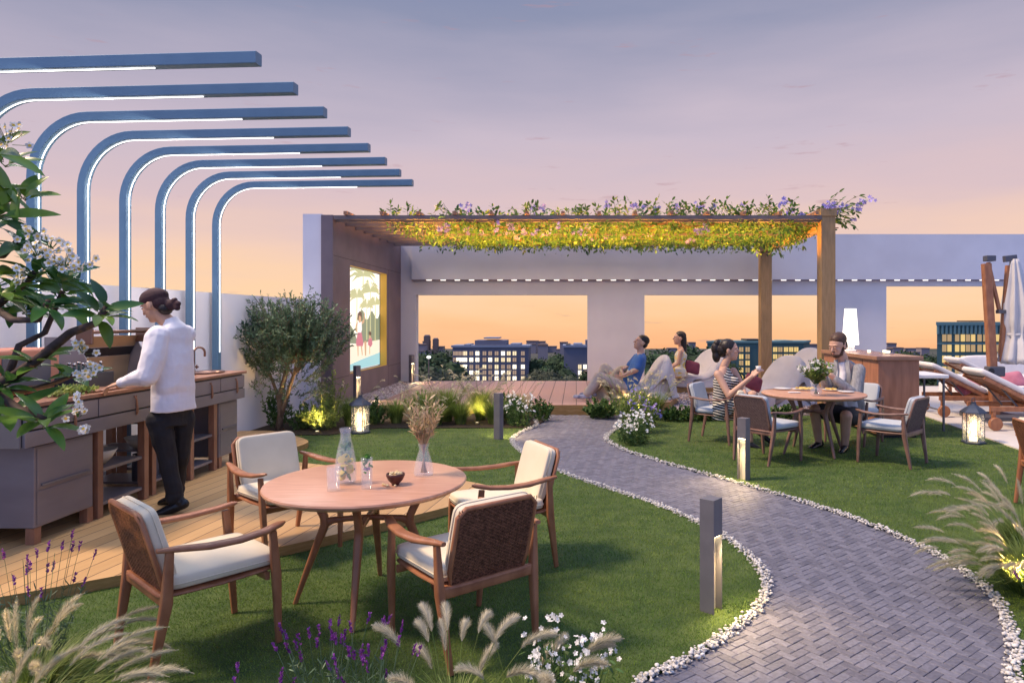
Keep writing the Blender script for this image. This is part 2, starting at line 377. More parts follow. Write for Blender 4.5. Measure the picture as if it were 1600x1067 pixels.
M['hair'] = mat('hair', (.012,.008,.007), (.03,.02,.016), scale=60, stretch=(1,1,.2), rough=.4, bump=.003)
M['hair_brown'] = mat('hair_brown', (.045,.022,.013), (.11,.052,.028), scale=60, rough=.5, bump=.003)
M['beard'] = mat('beard', (.06,.028,.016), (.10,.05,.03), scale=80, rough=.7, bump=.002)
M['headwrap'] = mat('headwrap', (.035,.014,.018), (.05,.02,.025), scale=10, rough=.8, bump=.006, bscale=14)
M['shirt'] = mat('shirt', (.74,.72,.76), (.80,.78,.82), scale=5, rough=.85, bump=.02, bscale=5)
M['trousers'] = mat('trousers', (.010,.010,.013), (.016,.016,.020), scale=8, rough=.8, bump=.012, bscale=7)
M['shoe'] = mat('shoe', (.010,.010,.012), rough=.25)
M['blue_tee'] = mat('blue_tee', (.055,.15,.40), (.075,.19,.46), scale=6, rough=.85, bump=.015, bscale=9)
M['khaki'] = mat('khaki', (.46,.38,.32), (.54,.45,.38), scale=6, rough=.85, bump=.02, bscale=8)
M['sneaker'] = mat('sneaker', (.60,.60,.66), (.20,.22,.32), scale=14, rough=.6)
M['floral'] = mat('floral', (.70,.66,.56), (.78,.58,.10), scale=11, rough=.85, contrast=(.52,.6))
M['blazer'] = mat('blazer', (.22,.22,.23), (.34,.34,.35), scale=50, stretch=(1,1,.15), rough=.9, bump=.010, bscale=8)
M['shorts'] = mat('shorts', (.035,.035,.04), rough=.9)
M['beanbag'] = mat('beanbag', (.58,.54,.54), (.63,.59,.59), scale=3, rough=.9, bump=.012, bscale=3)
M['beanbag_beige'] = mat('beanbag_beige', (.50,.40,.27), (.58,.47,.33), scale=4, rough=.9, bump=.03, bscale=6)
M['maroon'] = mat('maroon', (.20,.045,.07), (.25,.06,.09), scale=8, rough=.9)
M['pink'] = mat('pink', (.48,.16,.22), (.54,.20,.27), scale=8, rough=.9)
M['post_wood'] = mat('post_wood', (.33,.20,.085), (.42,.26,.115), scale=5, stretch=(6,6,.8), rough=.5, bump=.001, bscale=10)
M['beam_grey'] = mat('beam_grey', (.15,.12,.12), (.19,.15,.145), scale=5, rough=.5)
M['batten'] = mat('batten', (.32,.16,.09), (.40,.21,.12), scale=5, stretch=(6,1,1), rough=.5)
M['cabinet'] = mat('cabinet', (.33,.135,.075), (.44,.19,.11), scale=3, stretch=(5,5,.7), rough=.42, bump=.0005, bscale=10)
M['cabinet_top'] = mat('cabinet_top', (.30,.15,.09), (.38,.20,.13), scale=4, rough=.25)
M['shade'] = mat('shade', (.9,.88,.82), emit=(1,.93,.80), es=1.5, rough=.8)
M['white'] = mat('white', (.74,.74,.76), rough=.5)
M['lounge_cushion'] = mat('lounge_cushion', (.70,.68,.68), (.75,.73,.73), scale=6, rough=.9, bump=.006, bscale=7)
M['canopy'] = mat('canopy', (.52,.52,.55), (.60,.60,.62), scale=5, stretch=(1,1,.3), rough=.85, bump=.01, bscale=8)
M['dkgrey'] = mat('dkgrey', (.10,.105,.13), rough=.5, metal=.3)
M['lantern_metal'] = mat('lantern_metal', (.07,.085,.12), rough=.45, metal=.6)
M['filament'] = mat('filament', (1,.9,.7), emit=(1,.74,.40), es=1.3)
M['candle'] = mat('candle', (1,.9,.7), emit=(1,.82,.5), es=1.8)
M['bottle'] = mat('bottle', (.015,.03,.02), rough=.12, spec=.8)
M['crate'] = mat('crate', (.03,.035,.05), rough=.45)
M['wellstone'] = mat('wellstone', (.55,.45,.44), rough=.5)
M['plate'] = mat('plate', (.78,.77,.76), rough=.3)
M['food'] = mat('food', (.72,.46,.08), (.80,.60,.22), scale=30, rough=.6)
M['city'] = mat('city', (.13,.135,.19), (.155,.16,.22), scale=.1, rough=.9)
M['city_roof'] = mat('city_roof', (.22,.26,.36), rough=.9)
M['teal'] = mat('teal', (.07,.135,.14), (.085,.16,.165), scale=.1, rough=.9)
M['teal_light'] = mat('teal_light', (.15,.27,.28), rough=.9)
M['win'] = mat('win', (.1,.1,.1), emit=(1,.80,.48), es=1.0)
M['win_yellow'] = mat('win_yellow', (.1,.1,.1), emit=(1,.68,.22), es=.75)
M['win_yellow_dim'] = mat('win_yellow_dim', (.1,.1,.1), emit=(.9,.58,.24), es=.45)
M['win_bright'] = mat('win_bright', (.1,.1,.1), emit=(1,.88,.64), es=1.9)
M['win_dim'] = mat('win_dim', (.12,.10,.10), emit=(.9,.62,.42), es=.38)
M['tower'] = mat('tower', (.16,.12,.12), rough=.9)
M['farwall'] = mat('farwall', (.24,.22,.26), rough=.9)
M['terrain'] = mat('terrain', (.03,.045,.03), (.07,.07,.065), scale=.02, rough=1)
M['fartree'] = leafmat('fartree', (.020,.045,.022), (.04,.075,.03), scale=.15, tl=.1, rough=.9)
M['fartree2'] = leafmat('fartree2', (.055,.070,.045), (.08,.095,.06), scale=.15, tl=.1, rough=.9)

# ------------------------------------------------------------ ground
def smooth_poly(pts, n=8, closed=False):
    """Catmull-Rom"""
    P = [Vector((p[0], p[1])) for p in pts]; out = []; m = len(P)
    rngk = range(m if closed else m-1)
    for i in rngk:
        p0 = P[(i-1) % m] if (closed or i > 0) else P[i]; p1 = P[i]; p2 = P[(i+1) % m]
        p3 = P[(i+2) % m] if (closed or i+2 < m) else p2
        for k in range(n):
            t = k/n
            out.append(tuple(.5*((2*p1)+(p2-p0)*t+(2*p0-5*p1+4*p2-p3)*t*t+(3*p1-p0-3*p2+p3)*t**3)))
    if not closed: out.append(tuple(P[-1]))
    return out
def inside(poly, X, Y):
    X = np.asarray(X); Y = np.asarray(Y); r = np.zeros(X.shape, bool); n = len(poly)
    for i in range(n):
        x1, y1 = poly[i]; x2, y2 = poly[(i+1) % n]
        if y1 == y2: continue
        c = ((y1 > Y) != (y2 > Y)) & (X < (x2-x1)*(Y-y1)/(y2-y1)+x1); r ^= c
    return r
def gpts(l): return [tuple(G(x, y)[:2]) for x, y in l]
LZ = .03   # lawn surface height over the paving
left_edge = gpts([(836,667),(815,676),(799,688),(808,703),(830,720),(860,733),(900,750),(960,770),(1020,790),(1090,820),(1140,850),(1180,885),(1195,920),(1180,955),(1140,990),(1100,1018),(1050,1045),(1000,1067)]) 
left_edge = [(-.62,11.45),(-.66,10.9)] + left_edge + [(.15,2.8),(-.3,2.45),(-1.0,2.1)]
right_edge = gpts([(975,668),(958,676),(949,688),(975,704),(1019,719),(1100,742),(1180,764),(1280,794),(1360,822),(1440,856),(1500,890),(1552,932),(1580,980),(1591,1030),(1588,1067)])
right_edge = [(.95,11.4),(.75,10.9)] + right_edge + [(1.80,2.6),(1.5,2.1),(1.1,1.6)]
LE = smooth_poly(left_edge, 8); RE = smooth_poly(right_edge, 8)
deck_front = [(-4.6,9.35),(-4.2,9.35),(-3.85,9.1),(-3.35,8.55),(-3.35,8.0),(-3.2,7.45),(-2.3,7.0),(-1.35,6.6),(-.85,6.3),(-.75,6.05),(-1.0,5.6),(-1.5,5.05),(-2.0,4.55),(-2.45,4.25),(-3.0,3.85),(-3.5,3.5),(-4.0,3.2),(-4.6,2.9)]
DF = smooth_poly(deck_front, 6)
struct(MB().prism([(-9,-1.5),(9,-1.5),(9,17),(-9,17)], -.35, -.02).build('ground', M['soil']))
left_lawn = LE + [(-1.5,1.5),(-5.2,1.5),(-5.2,11.45)]
right_lawn = RE + [(5.35,1.6),(5.35,8.0),(5.75,11.4)]
def sheet(poly, z, name, m, th=.04):
    from mathutils.geometry import tessellate_polygon
    return MB().prism(poly, z-th, z).build(name, m)
struct(sheet(left_lawn, LZ-.012, 'lawn', M['lawn']))
struct(sheet(right_lawn, LZ-.012, 'lawn', M['lawn']))
struct(sheet([(5.3,-1),(9,-1),(9,16.2),(5.7,16.2),(5.75,11.4),(5.35,8.0)], .035, 'terrace_paving', M['terrace'], .05))
deck_o = MB().prism(DF, 0.0, .085).build('timber_deck', M['deck']); deck_o.data.materials.append(M['deck_edge']); struct(deck_o)
for p in deck_o.data.polygons:
    if abs(p.normal.z) < .5: p.material_index = 1
# herringbone paving bricks
def herring(poly, bw=.049, bl=.098, ang=R(38), z=.0):
    mb = MB(); xs = [p[0] for p in poly]; ys = [p[1] for p in poly]
    g = .0026; c, s_ = math.cos(ang), math.sin(ang)
    cx, cy = (min(xs)+max(xs))/2, (min(ys)+max(ys))/2; Rr = max(max(xs)-min(xs), max(ys)-min(ys))*.8
    n = int(Rr/bw)+3; rects = []
    for i in range(-n, n):
        for j in range(-n, n):
            k = (i-j) % 4
            if k == 0: rects.append((i*bw, j*bw, bl, bw))       # horizontal brick starts here
            elif k == 3: rects.append((i*bw, j*bw, bw, bl)) if False else None
            if k == 1: pass
    # vertical bricks: occupy the cells the horizontals leave
    for i in range(-n, n):
        for j in range(-n, n):
            k = (i-j) % 4
            if k == 2: rects.append((i*bw, j*bw-bw, bw, bl))
    rc = np.array(rects); mx_ = rc[:,0]+rc[:,2]/2; my_ = rc[:,1]+rc[:,3]/2
    X = cx+mx_*c-my_*s_; Y = cy+mx_*s_+my_*c
    keep = inside(poly, X, Y)
    V = []; F = []; q = 0
    for (x, y, w, h), ok in zip(rects, keep):
        if not ok: continue
        dz = random.uniform(-.0012, .0012)
        for (zz, ins) in ((z-.02, g/2), (z-.002+dz, g/2), (z+dz, g/2+.0025)):
            for (a, b) in ((x+ins, y+ins), (x+w-ins, y+ins), (x+w-ins, y+h-ins), (x+ins, y+h-ins)):
                V.append((cx+a*c-b*s_, cy+a*s_+b*c, zz))
        F += [(q+8,q+9,q+10,q+11)]+[(q+r_*4+k, q+r_*4+(k+1)%4, q+r_*4+4+(k+1)%4, q+r_*4+4+k) for r_ in (0,1) for k in range(4)]
        q += 12
    mb.v = [np.array(V)]; mb.f = F; mb.n = len(V); return mb
def offset(line, d):
    out = []
    for i, p in enumerate(line):
        a = Vector(line[max(i-1,0)]); b = Vector(line[min(i+1, len(line)-1)]); t = (b-a).normalized()
        out.append((p[0]-t.y*d, p[1]+t.x*d))
    return out
path_poly = offset(LE, -.05)+[(0,1.2)]+offset(RE, .05)[::-1]
path_poly = LE+[(-.5,1.2),(.9,1.2)]+RE[::-1]
pz = .012
struct(sheet([(-2.5,1.2),(2.6,1.2),(5.3,7.2),(2.6,11.45),(-1.5,11.45)], .002, 'path_bed', M['joint'], .015))
struct(herring(path_poly, z=pz).build('path', M['brick']))
# pebble edging along both sides
ICO = None
def ico():
    global ICO
    if ICO is None:
        bm = bmesh.new(); bmesh.ops.create_icosphere(bm, subdivisions=1, radius=1)
        bm.verts.ensure_lookup_table(); a = np.array([v.co[:] for v in bm.verts]); f = [tuple(v.index for v in fc.verts) for fc in bm.faces]
        bm.free(); bm = bmesh.new(); bmesh.ops.create_icosphere(bm, subdivisions=2, radius=1)
        b = np.array([v.co[:] for v in bm.verts]); g = [tuple(v.index for v in fc.verts) for fc in bm.faces]; bm.free(); ICO = (a, f, b, g)
    return ICO
def stones(mb, pts, rmin, rmax, hi=False):
    a, f, b, g = ico(); V0, F0 = (b, g) if hi else (a, f); m = len(V0)
    F0 = np.array(F0); allV = []; allF = []
    for (x, y, z) in pts:
        r = random.uniform(rmin, rmax); sc = np.array([r*random.uniform(.75,1.35), r*random.uniform(.7,1.1), r*random.uniform(.5,.8)])
        th = random.uniform(0, 6.28); c, s_ = math.cos(th), math.sin(th)
        v = V0*(1+rng.uniform(-.12,.12,(m,1)))*sc; v = np.stack([v[:,0]*c-v[:,1]*s_, v[:,0]*s_+v[:,1]*c, v[:,2]], 1)+np.array([x, y, z])
        allF.append(F0+mb.n+len(allV)*m); allV.append(v)
    mb.v.extend(allV); mb.n += len(allV)*m; mb.f.extend([tuple(q) for A in allF for q in A.tolist()])
def edging(line, name, label, side):
    mb = MB()
    for i in range(len(line)-1):
        a, b = Vector(line[i]), Vector(line[i+1]); L = (b-a).length; D = (a.y+b.y)/2
        if D > 11.45 or D < 1.6: continue
        t = (b-a)/max(L, 1e-5); nrm = Vector((-t.y, t.x))*side
        cnt = int(L*(430 if D < 6 else 260)); pts = []
        wd = .026 if D < 6 else .03
        for k in range(cnt):
            q = a+t*random.uniform(0, L)+nrm*(max(-.038, min(.038, random.gauss(0, wd*.7)))+.012); lay = random.random()
            pts.append((q.x, q.y, .014+lay*.024))
        stones(mb, pts, .005, .0125, hi=D < 3.4)
    o = mb.build(name, M['pebble'], smooth=True); return tag(o, label, 'pebble edging', kind='stuff')
edging(LE, 'pebble_edging', 'band of white pebbles between the dining lawn and the curving brick path', 1)
edging(RE, 'pebble_edging', 'band of white pebbles between the far lawn and the outer bend of the brick path', -1)
# turf blades
def turf(poly, name, label, excl=None):
    V = []; F = []
    zones = [(2.4,4.2,15000),(4.2,6.2,7000),(6.2,8.5,3000),(8.5,11.4,1300)]
    xs = [p[0] for p in poly]; P = []
    for y0, y1, dens in zones:
        x0 = max(min(xs), -900/FX*y1-.1); x1 = min(max(xs), 700/FX*y1+.1)
        n = int((x1-x0)*(y1-y0)*dens); X = rng.uniform(x0, x1, n); Y = rng.uniform(y0, y1, n)
        k = inside(poly, X, Y) & (X > -900/FX*Y-.1) & (X < 700/FX*Y+.1)
        if excl is not None: k &= ~inside(excl, X, Y)
        sz = np.full(n, 1.0 if y0 < 4 else (1.3 if y0 < 6 else 1.9)); P.append(np.stack([X[k], Y[k], sz[k]], 1))
    P = np.concatenate(P); n = len(P); th = rng.uniform(0, 2*np.pi, n); w = .0018*P[:,2]; h = rng.uniform(.008,.017,n)*(1+.25*(P[:,2]-1))
    lean = rng.uniform(.2,1.0,n)*h; la = rng.uniform(0, 2*np.pi, n)
    base = np.stack([P[:,0], P[:,1], np.full(n, LZ-.014)], 1); dx = np.stack([np.cos(th)*w, np.sin(th)*w, np.zeros(n)], 1)
    tip = base+np.stack([np.cos(la)*lean, np.sin(la)*lean, h], 1)
    V = np.stack([base-dx, base+dx, tip], 1).reshape(-1, 3)
    me = bpy.data.meshes.new(name); me.vertices.add(3*n); me.vertices.foreach_set('co', V.ravel())
    me.loops.add(3*n); me.loops.foreach_set('vertex_index', np.arange(3*n)); me.polygons.add(n)
    me.polygons.foreach_set('loop_start', np.arange(n)*3); me.polygons.foreach_set('loop_total', np.full(n, 3)); me.update(); me.validate()
    me.materials.append(M['blade']); o = bpy.data.objects.new(name, me); COL.objects.link(o); return tag(o, label, 'grass', kind='stuff')
turf(left_lawn, 'turf', 'short green turf of the dining lawn inside the bend of the path', DF)
turf(right_lawn, 'turf', 'short green turf of the far lawn under the dining group with two people')

# stage, gravel beds
SZ = .17
stage_poly = [(-3.45,11.5),(.95,11.5),(1.65,11.95),(1.9,12.8),(1.95,14.4),(5.6,14.4),(5.6,16.05),(-3.45,16.05)]
st = MB().prism(stage_poly, -.02, SZ).build('timber_stage', M['stage']); st.data.materials.append(M['deck_edge']); struct(st)
for p in st.data.polygons:
    if abs(p.normal.z) < .5: p.material_index = 1
def gravelbed(poly, z, n, name, label, rmin=.012, rmax=.032):
    mb = MB(); xs = [p[0] for p in poly]; ys = [p[1] for p in poly]
    X = rng.uniform(min(xs), max(xs), n*2); Y = rng.uniform(min(ys), max(ys), n*2); k = inside(poly, X, Y)
    stones(mb, [(x, y, z+random.uniform(0,.02)) for x, y in zip(X[k][:n], Y[k][:n])], rmin, rmax)
    mb.prism(poly, -.01, z)
    return tag(mb.build(name, M['gravel']), label, 'gravel', kind='stuff')
gravelbed([(-4.1,11.5),(-3.46,11.5),(-3.46,16.05),(-4.1,16.05)], .14, 2500, 'gravel_bed', 'strip of loose gravel at the foot of the screen wall')
gravelbed([(1.66,11.3),(5.6,11.3),(5.6,14.39),(1.96,14.39),(1.91,12.8),(1.66,11.95)], .05, 5500, 'gravel_bed', 'pale gravel in front of the middle bean bag lounger', .015,.035)

# ------------------------------------------------------------ walls
YW = 16.06
def bx(x0,x1,y0,y1,z0,z1): return MB().bb(x0,x1,y0,y1,z0,z1)
wl = thing('roof_wall', 'long pale boundary wall with three large openings behind the stage and terrace', 'wall', (0, YW, 0))
def wx(px): return (px-PX0)/FX*YW
xs = [(-4.42, wx(650)), (wx(918), wx(1007)), (wx(1306), wx(1385)), (11.6, 12.6)]
mb = MB()
for a, b in xs: mb.bb(a, b, 0, .25, -.3, 2.19)
mb.bb(-4.42, wx(1385), 0, .25, 2.19, 2.40); mb.bb(11.6, 12.6, 0, .25, 2.19, 2.40)
mb.bb(-4.42, 12.6, 0, .25, 2.40, 3.58)
mb.bb(wx(1007), 12.6, .0, .25, -.3, .10) if False else None
mb.build('wall_panel', M['white_wall'], wl)
MB().bb(wx(645), 12.6, -.12, -.002, 2.545, 3.602).build('fascia', M['white_wall'], wl)
MB().bb(wx(645), 12.6, -.118, -.003, 2.515, 2.544).build('light_channel', M['brown_clad'], wl)
i = 0; px = 672
while px < 1600:
    MB().box((wx(px), -.1205, 2.528), (.125, .006, .020)).build('light_strip', M['led_dash'], wl); px += 22
# screen wall
sw = thing('screen_wall', 'tall brown clad wall with a recessed screen beside the stage', 'wall', (-4.12, 11.57, 0))
o0 = (-4.12, 11.57, 0)
SX = -4.12
def yat(px): return -SX*FX/(PX0-px)     # depth where the wall face shows at a column
y0s, y1s = yat(547), yat(604.5)
zs0, zs1 = 0.62, 2.60
mb = MB()
mb.bb(SX-.2, SX, 11.57, y0s, -.02, 3.38); mb.bb(SX-.2, SX, y1s, YW-.002, -.02, 3.38)
mb.bb(SX-.2, SX, y0s, y1s, zs1, 3.38); mb.bb(SX-.2, SX, y0s, y1s, -.02, zs0)
mb.build('cladding', M['brown_clad'], sw, origin=o0)
mb = MB()
mb.bb(SX-.001, SX+.0015, 11.6, YW-.05, zs1+.095, zs1+.103); mb.bb(SX-.001, SX+.0015, y0s-1.5 if y0s-1.5 > 11.6 else 11.6, y0s-.05, zs0-.03, zs0-.022); mb.bb(SX-.001, SX+.0015, y1s+.12, y1s+.127, zs0-.5, zs1+.095)
mb.bb(SX-.001, SX+.0015, y1s+.13, YW-.05, zs0-.03, zs0-.022)
mb.build('panel_joint', M['seam'], sw, origin=o0)
MB().bb(SX-.52, SX-.2015, 11.60, YW+.2, -.02, 3.40).build('rear_wall', M['parapet'], sw, origin=o0)
warm = mat('reveal_glow', (.6,.36,.06), emit=(1,.58,.10), es=.12)
mb = MB(); mb.bb(SX-.14, SX-.004, y1s-.012, y1s-.002, zs0, zs1); mb.bb(SX-.03, SX-.004, y0s, y1s-.013, zs0+.002, zs0+.014); mb.bb(SX-.03, SX-.004, y0s, y1s-.013, zs1-.014, zs1-.002)
mb.build('edge_light', warm, sw, origin=o0)
# the screen itself, a lit picture made of flat layers
scr = thing('screen', 'bright portrait screen showing a woman and child under palms by a pool', 'screen', (SX-.17, (y0s+y1s)/2, (zs0+zs1)/2))
so = scr.location
def em(n, c, e=1.0): return mat(n, (.02,.02,.02), emit=c, es=e, rough=.3)
smat = mat('screen_sky', (.02,.02,.02), emit=(1,1,1), es=1.35)
t = smat.node_tree; b = t.nodes['Principled BSDF']; tcn = N(t,'ShaderNodeTexCoord'); nzn = N(t,'ShaderNodeTexNoise'); nzn.inputs['Scale'].default_value = 2.2; nzn.inputs['Detail'].default_value = 6
rr = N(t,'ShaderNodeValToRGB'); rr.color_ramp.elements[0].color = (.96,.88,.68,1); rr.color_ramp.elements[0].position = .38; rr.color_ramp.elements[1].color = (1.0,.88,.86,1); rr.color_ramp.elements[1].position = .6
t.links.new(tcn.outputs['Object'], nzn.inputs['Vector']); t.links.new(nzn.outputs['Fac'], rr.inputs[0]); t.links.new(rr.outputs[0], b.inputs['Emission Color'])
H = zs1-zs0; Wd = y1s-y0s
def SP(u, v, d): return (SX-.16+d, y0s+u*Wd, zs1-v*H)   # u right, v down
def spoly(mb, pts, d):
    return mb.add([SP(u, v, d) for u, v in pts], [tuple(range(len(pts)-1, -1, -1))])
mb = MB(); mb.bb(SX-.19, SX-.16, y0s+.001, y1s-.014, zs0+.015, zs1-.015); mb.build('panel', smat, scr, origin=so)
mb = MB(); spoly(mb, [(0,.72),(.3,.74),(1,.70),(1,.86),(.5,.90),(0,.95)], .002); mb.build('picture_sand', em('sand', (1,.88,.70), .95), scr, origin=so)
mb = MB(); spoly(mb, [(0,.95),(.5,.90),(1,.86),(1,.99),(0,.99)], .004); mb.build('picture_pool', em('pool', (.45,.80,.85), .8), scr, origin=so)
mb = MB()
pts = [(.42,.74)]+[(.42+.58*k/10, .44-.05*math.sin(k*1.3)+.03*random.random()) for k in range(11)]+[(1,.72)]
spoly(mb, pts, .003); spoly(mb, [(0,.72),(.0,.52),(.1,.48),(.2,.55),(.28,.60),(.4,.74)], .003)
mb.build('picture_hedge', em('hedge', (.30,.36,.24), .75), scr, origin=so)
mb = MB()
def palm(u, v, h, s_):
    spoly(mb, [(u-.015, v+h),(u+.015, v+h),(u+.01, v),(u-.01, v)], .005)
    for k in range(13):
        a = R(-200+17*k+random.uniform(-6,6)); L = s_*random.uniform(.8,1.1)
        p1 = (u+math.cos(a)*L*.5, v+math.sin(a)*L*.26-.02*s_); p2 = (u+math.cos(a)*L, v+math.sin(a)*L*.38+.14*s_)
        spoly(mb, [(u, v-.012), (p1[0], p1[1]-.02), p2, (p1[0], p1[1]+.014), (u, v+.012)], .005+.0004*k)
palm(.52,.05,.3,.42); palm(.72,.20,.5,.36); palm(.36,.27,.35,.24); palm(.86,.33,.4,.25); palm(.62,.36,.35,.22)
mb.build('picture_palms', em('palms', (.58,.56,.30), 1.0), scr, origin=so)
mb = MB(); spoly(mb, [(.37,.63),(.47,.63),(.52,.74),(.5,.77),(.34,.76),(.33,.72)], .012); spoly(mb, [(.66,.70),(.75,.69),(.77,.76),(.72,.79),(.64,.76)], .012); mb.build('picture_skirt', em('skirt', (.75,.22,.30), .8), scr, origin=so)
mb = MB(); spoly(mb, [(.37,.52),(.47,.52),(.48,.60),(.46,.63),(.38,.63),(.36,.58)], .013); mb.build('picture_top', em('top', (.98,.93,.92), .95), scr, origin=so)
mb = MB(); spoly(mb, [(.30,.60),(.33,.54),(.37,.52),(.375,.54),(.34,.58),(.37,.63),(.35,.63)], .0125); spoly(mb, [(.47,.52),(.52,.50),(.55,.42),(.565,.43),(.54,.53),(.48,.55)], .0125)
spoly(mb, [(.40,.455),(.45,.455),(.46,.50),(.44,.53),(.40,.53),(.385,.49)], .014); spoly(mb, [(.36,.76),(.39,.76),(.39,.86),(.37,.86)], .0125); spoly(mb, [(.45,.77),(.48,.76),(.50,.86),(.48,.86)], .0125)
spoly(mb, [(.67,.65),(.72,.65),(.72,.70),(.67,.70)], .0125); spoly(mb, [(.68,.78),(.70,.78),(.70,.86),(.68,.86)], .0125); spoly(mb, [(.54,.72),(.60,.72),(.59,.87),(.56,.87)], .0125)
mb.build('picture_figures', em('figskin', (.80,.48,.28), .8), scr, origin=so)
mb = MB(); spoly(mb, [(.37,.44),(.42,.415),(.47,.43),(.485,.50),(.47,.52),(.455,.47),(.40,.46),(.385,.52),(.36,.50)], .0145); spoly(mb, [(.66,.63),(.70,.62),(.735,.64),(.73,.67),(.66,.66)], .0145); mb.build('picture_hair', em('fhair', (.12,.07,.06), .8), scr, origin=so)
# parapet on the left
pw = bx(0,.2,0,9.6,0,1.95); me = pw.build('parapet_wall', M['parapet']); me.location = (-4.78,2.0,0); me.rotation_euler = (0,0,0)
tag(me, 'low lilac white wall behind the outdoor kitchen and small tree', 'wall')
# give the parapet the slight splay it has
for v in me.data.vertices:
    f = v.co.y/9.6; v.co.x += -.30*(1-f)+.02*f
# ------------------------------------------------------------ pergola
pg = thing('pergola', 'timber pergola over the stage with slatted top on two posts', 'pergola', (4.29, 11.6, 0))
po = (4.29, 11.6, 0)
MB().bb(4.17,4.41,11.6,11.82,0,3.36).build('post', M['post_wood'], pg, origin=po, bevel=.006)
MB().bb(4.15,4.43,11.58,11.84,3.361,3.50).build('post', M['post_wood'], pg, origin=po, bevel=.006)
MB().bb(4.17,4.42,15.4,15.62,.17,3.14).build('post', M['post_wood'], pg, origin=po, bevel=.006)
MB().bb(4.18,4.40,11.821,15.7,3.15,3.355).build('side_beam', M['post_wood'], pg, origin=po, bevel=.006)
for k in range(8):
    y = 11.68+k*.53
    (MB().bb(-4.1,4.18,y-.035,y+.035,3.27,3.345)).build('slat', M['beam_grey'], pg, origin=po)
MB().bb(-4.1,4.16,11.55,11.60,3.30,3.37).build('front_rail', M['beam_grey'], pg, origin=po)
for k in range(14):
    x = -3.9+k*.61+.02
    MB().bb(x-.03,x+.03,11.48,15.65,3.372,3.43).build('batten', M['batten'], pg, origin=po)
# vines
def rdir(up=.0, spread=1.0):
    v = Vector((random.gauss(0,1)*spread, random.gauss(0,1)*spread, random.gauss(0,1)*spread+up)); return v.normalized()
vn = thing('climbing_vine', 'leafy flowering vine spread over the pergola top, spilling past the right post', 'vine', (4.4, 11.9, 3.4))
vo = vn.location
lf = MB(); stm = MB(); fl = MB()
def leaf_sprig(p, d, L, nl, ll, lw, m_leaf, m_stem, r=.004, droop=0):
    p = Vector(p); d = Vector(d).normalized(); pts = [p.copy()]; q = p.copy()
    for i in range(nl):
        d = (d+Vector((random.gauss(0,.12), random.gauss(0,.12), random.gauss(0,.08)-droop))).normalized()
        q = q+d*L/nl; pts.append(q.copy())
        side = d.cross(Vector((0,0,1)));
        if side.length < .1: side = Vector((1,0,0))
        side.normalize(); sgn = 1 if i % 2 else -1
        ld = (d*.6+side*sgn*random.uniform(.4,1)+Vector((0,0,random.uniform(-.3,.4)))).normalized()
        m_leaf.leaf(q, ld, rdir(1.5,.5), ll*random.uniform(.7,1.2), lw*random.uniform(.8,1.2), bend=.2)
    m_leaf.leaf(q, d, rdir(1,.5), ll, lw)
    m_stem.tube(pts, [r*(1-.6*i/len(pts)) for i in range(len(pts))], n=4, cap=False)
def vdens(x): return 1 if x > -3 else .35
for i in range(1100):
    x = random.uniform(-3.3, 4.45)
    if x < -2.2 and random.random() > .45: continue
    y = 11.65+(random.random()**1.3)*3.9; p = (x, y, 3.36+random.uniform(-.04,.08))
    if random.random() < .5:
        top = .35 if x > .6 else .2
        leaf_sprig(p, (random.gauss(0,.5), random.gauss(-.1,.4), random.uniform(.4,1.2)), random.uniform(.1, top), random.randint(4,7), .10, .045, lf, stm)
    else:
        leaf_sprig(p, (random.gauss(0,.8), random.gauss(0,.6), random.uniform(-.9,-.05)), random.uniform(.12,.32), random.randint(4,7), .09, .04, lf, stm, droop=.08)
for i in range(13500):
    x = random.uniform(-3.2, 4.4)
    if x < -2.3 and random.random() > .4: continue
    y = 11.62+random.random()*3.9; z = 3.30+random.gauss(0,.07)
    lf.leaf((x, y, z-.02), rdir(-.1), rdir(.6), random.uniform(.06,.11), random.uniform(.025,.045))
for i in range(26):   # woody runners
    x = random.uniform(-3,3.2); y = random.uniform(11.7,15.3); pts = []
    for k in range(9):
        pts.append((x+k*random.uniform(.12,.22), y+.12*math.sin(k+i), 3.26+.05*math.sin(k*1.7+i)))
    stm.tube(pts, .010, n=5)
for i in range(26):   # right spill
    leaf_sprig((random.uniform(4.2,4.5), random.uniform(11.5,12.6), 3.47), (random.uniform(.4,1), random.uniform(-.3,.3), random.uniform(-.15,.45)), random.uniform(.3,.62), random.randint(6,9), .12, .05, lf, stm, droop=.04)
for i in range(40):
    leaf_sprig((random.uniform(3.7,4.3), random.uniform(12.,15), 3.3), (random.gauss(0,.4), random.gauss(0,.4), random.uniform(-.9,-.2)), random.uniform(.2,.4), 6, .10, .045, lf, stm, droop=.05)
def flower(mb, c, nrm, r, np_=5, w=.75, cupv=.25):
    c = Vector(c); nrm = Vector(nrm).normalized(); a = nrm.orthogonal().normalized(); b = nrm.cross(a)
    for k in range(np_):
        th = 2*math.pi*k/np_+.3; d = (a*math.cos(th)+b*math.sin(th)+nrm*cupv).normalized(); sd_ = nrm.cross(d).normalized()
        m1 = c+d*r*.55
        mb.add([tuple(c), tuple(m1-sd_*r*w*.42), tuple(c+d*r*.95-sd_*r*.22), tuple(c+d*r), tuple(c+d*r*.95+sd_*r*.22), tuple(m1+sd_*r*w*.42)], [(0,5,4,3,2,1)])
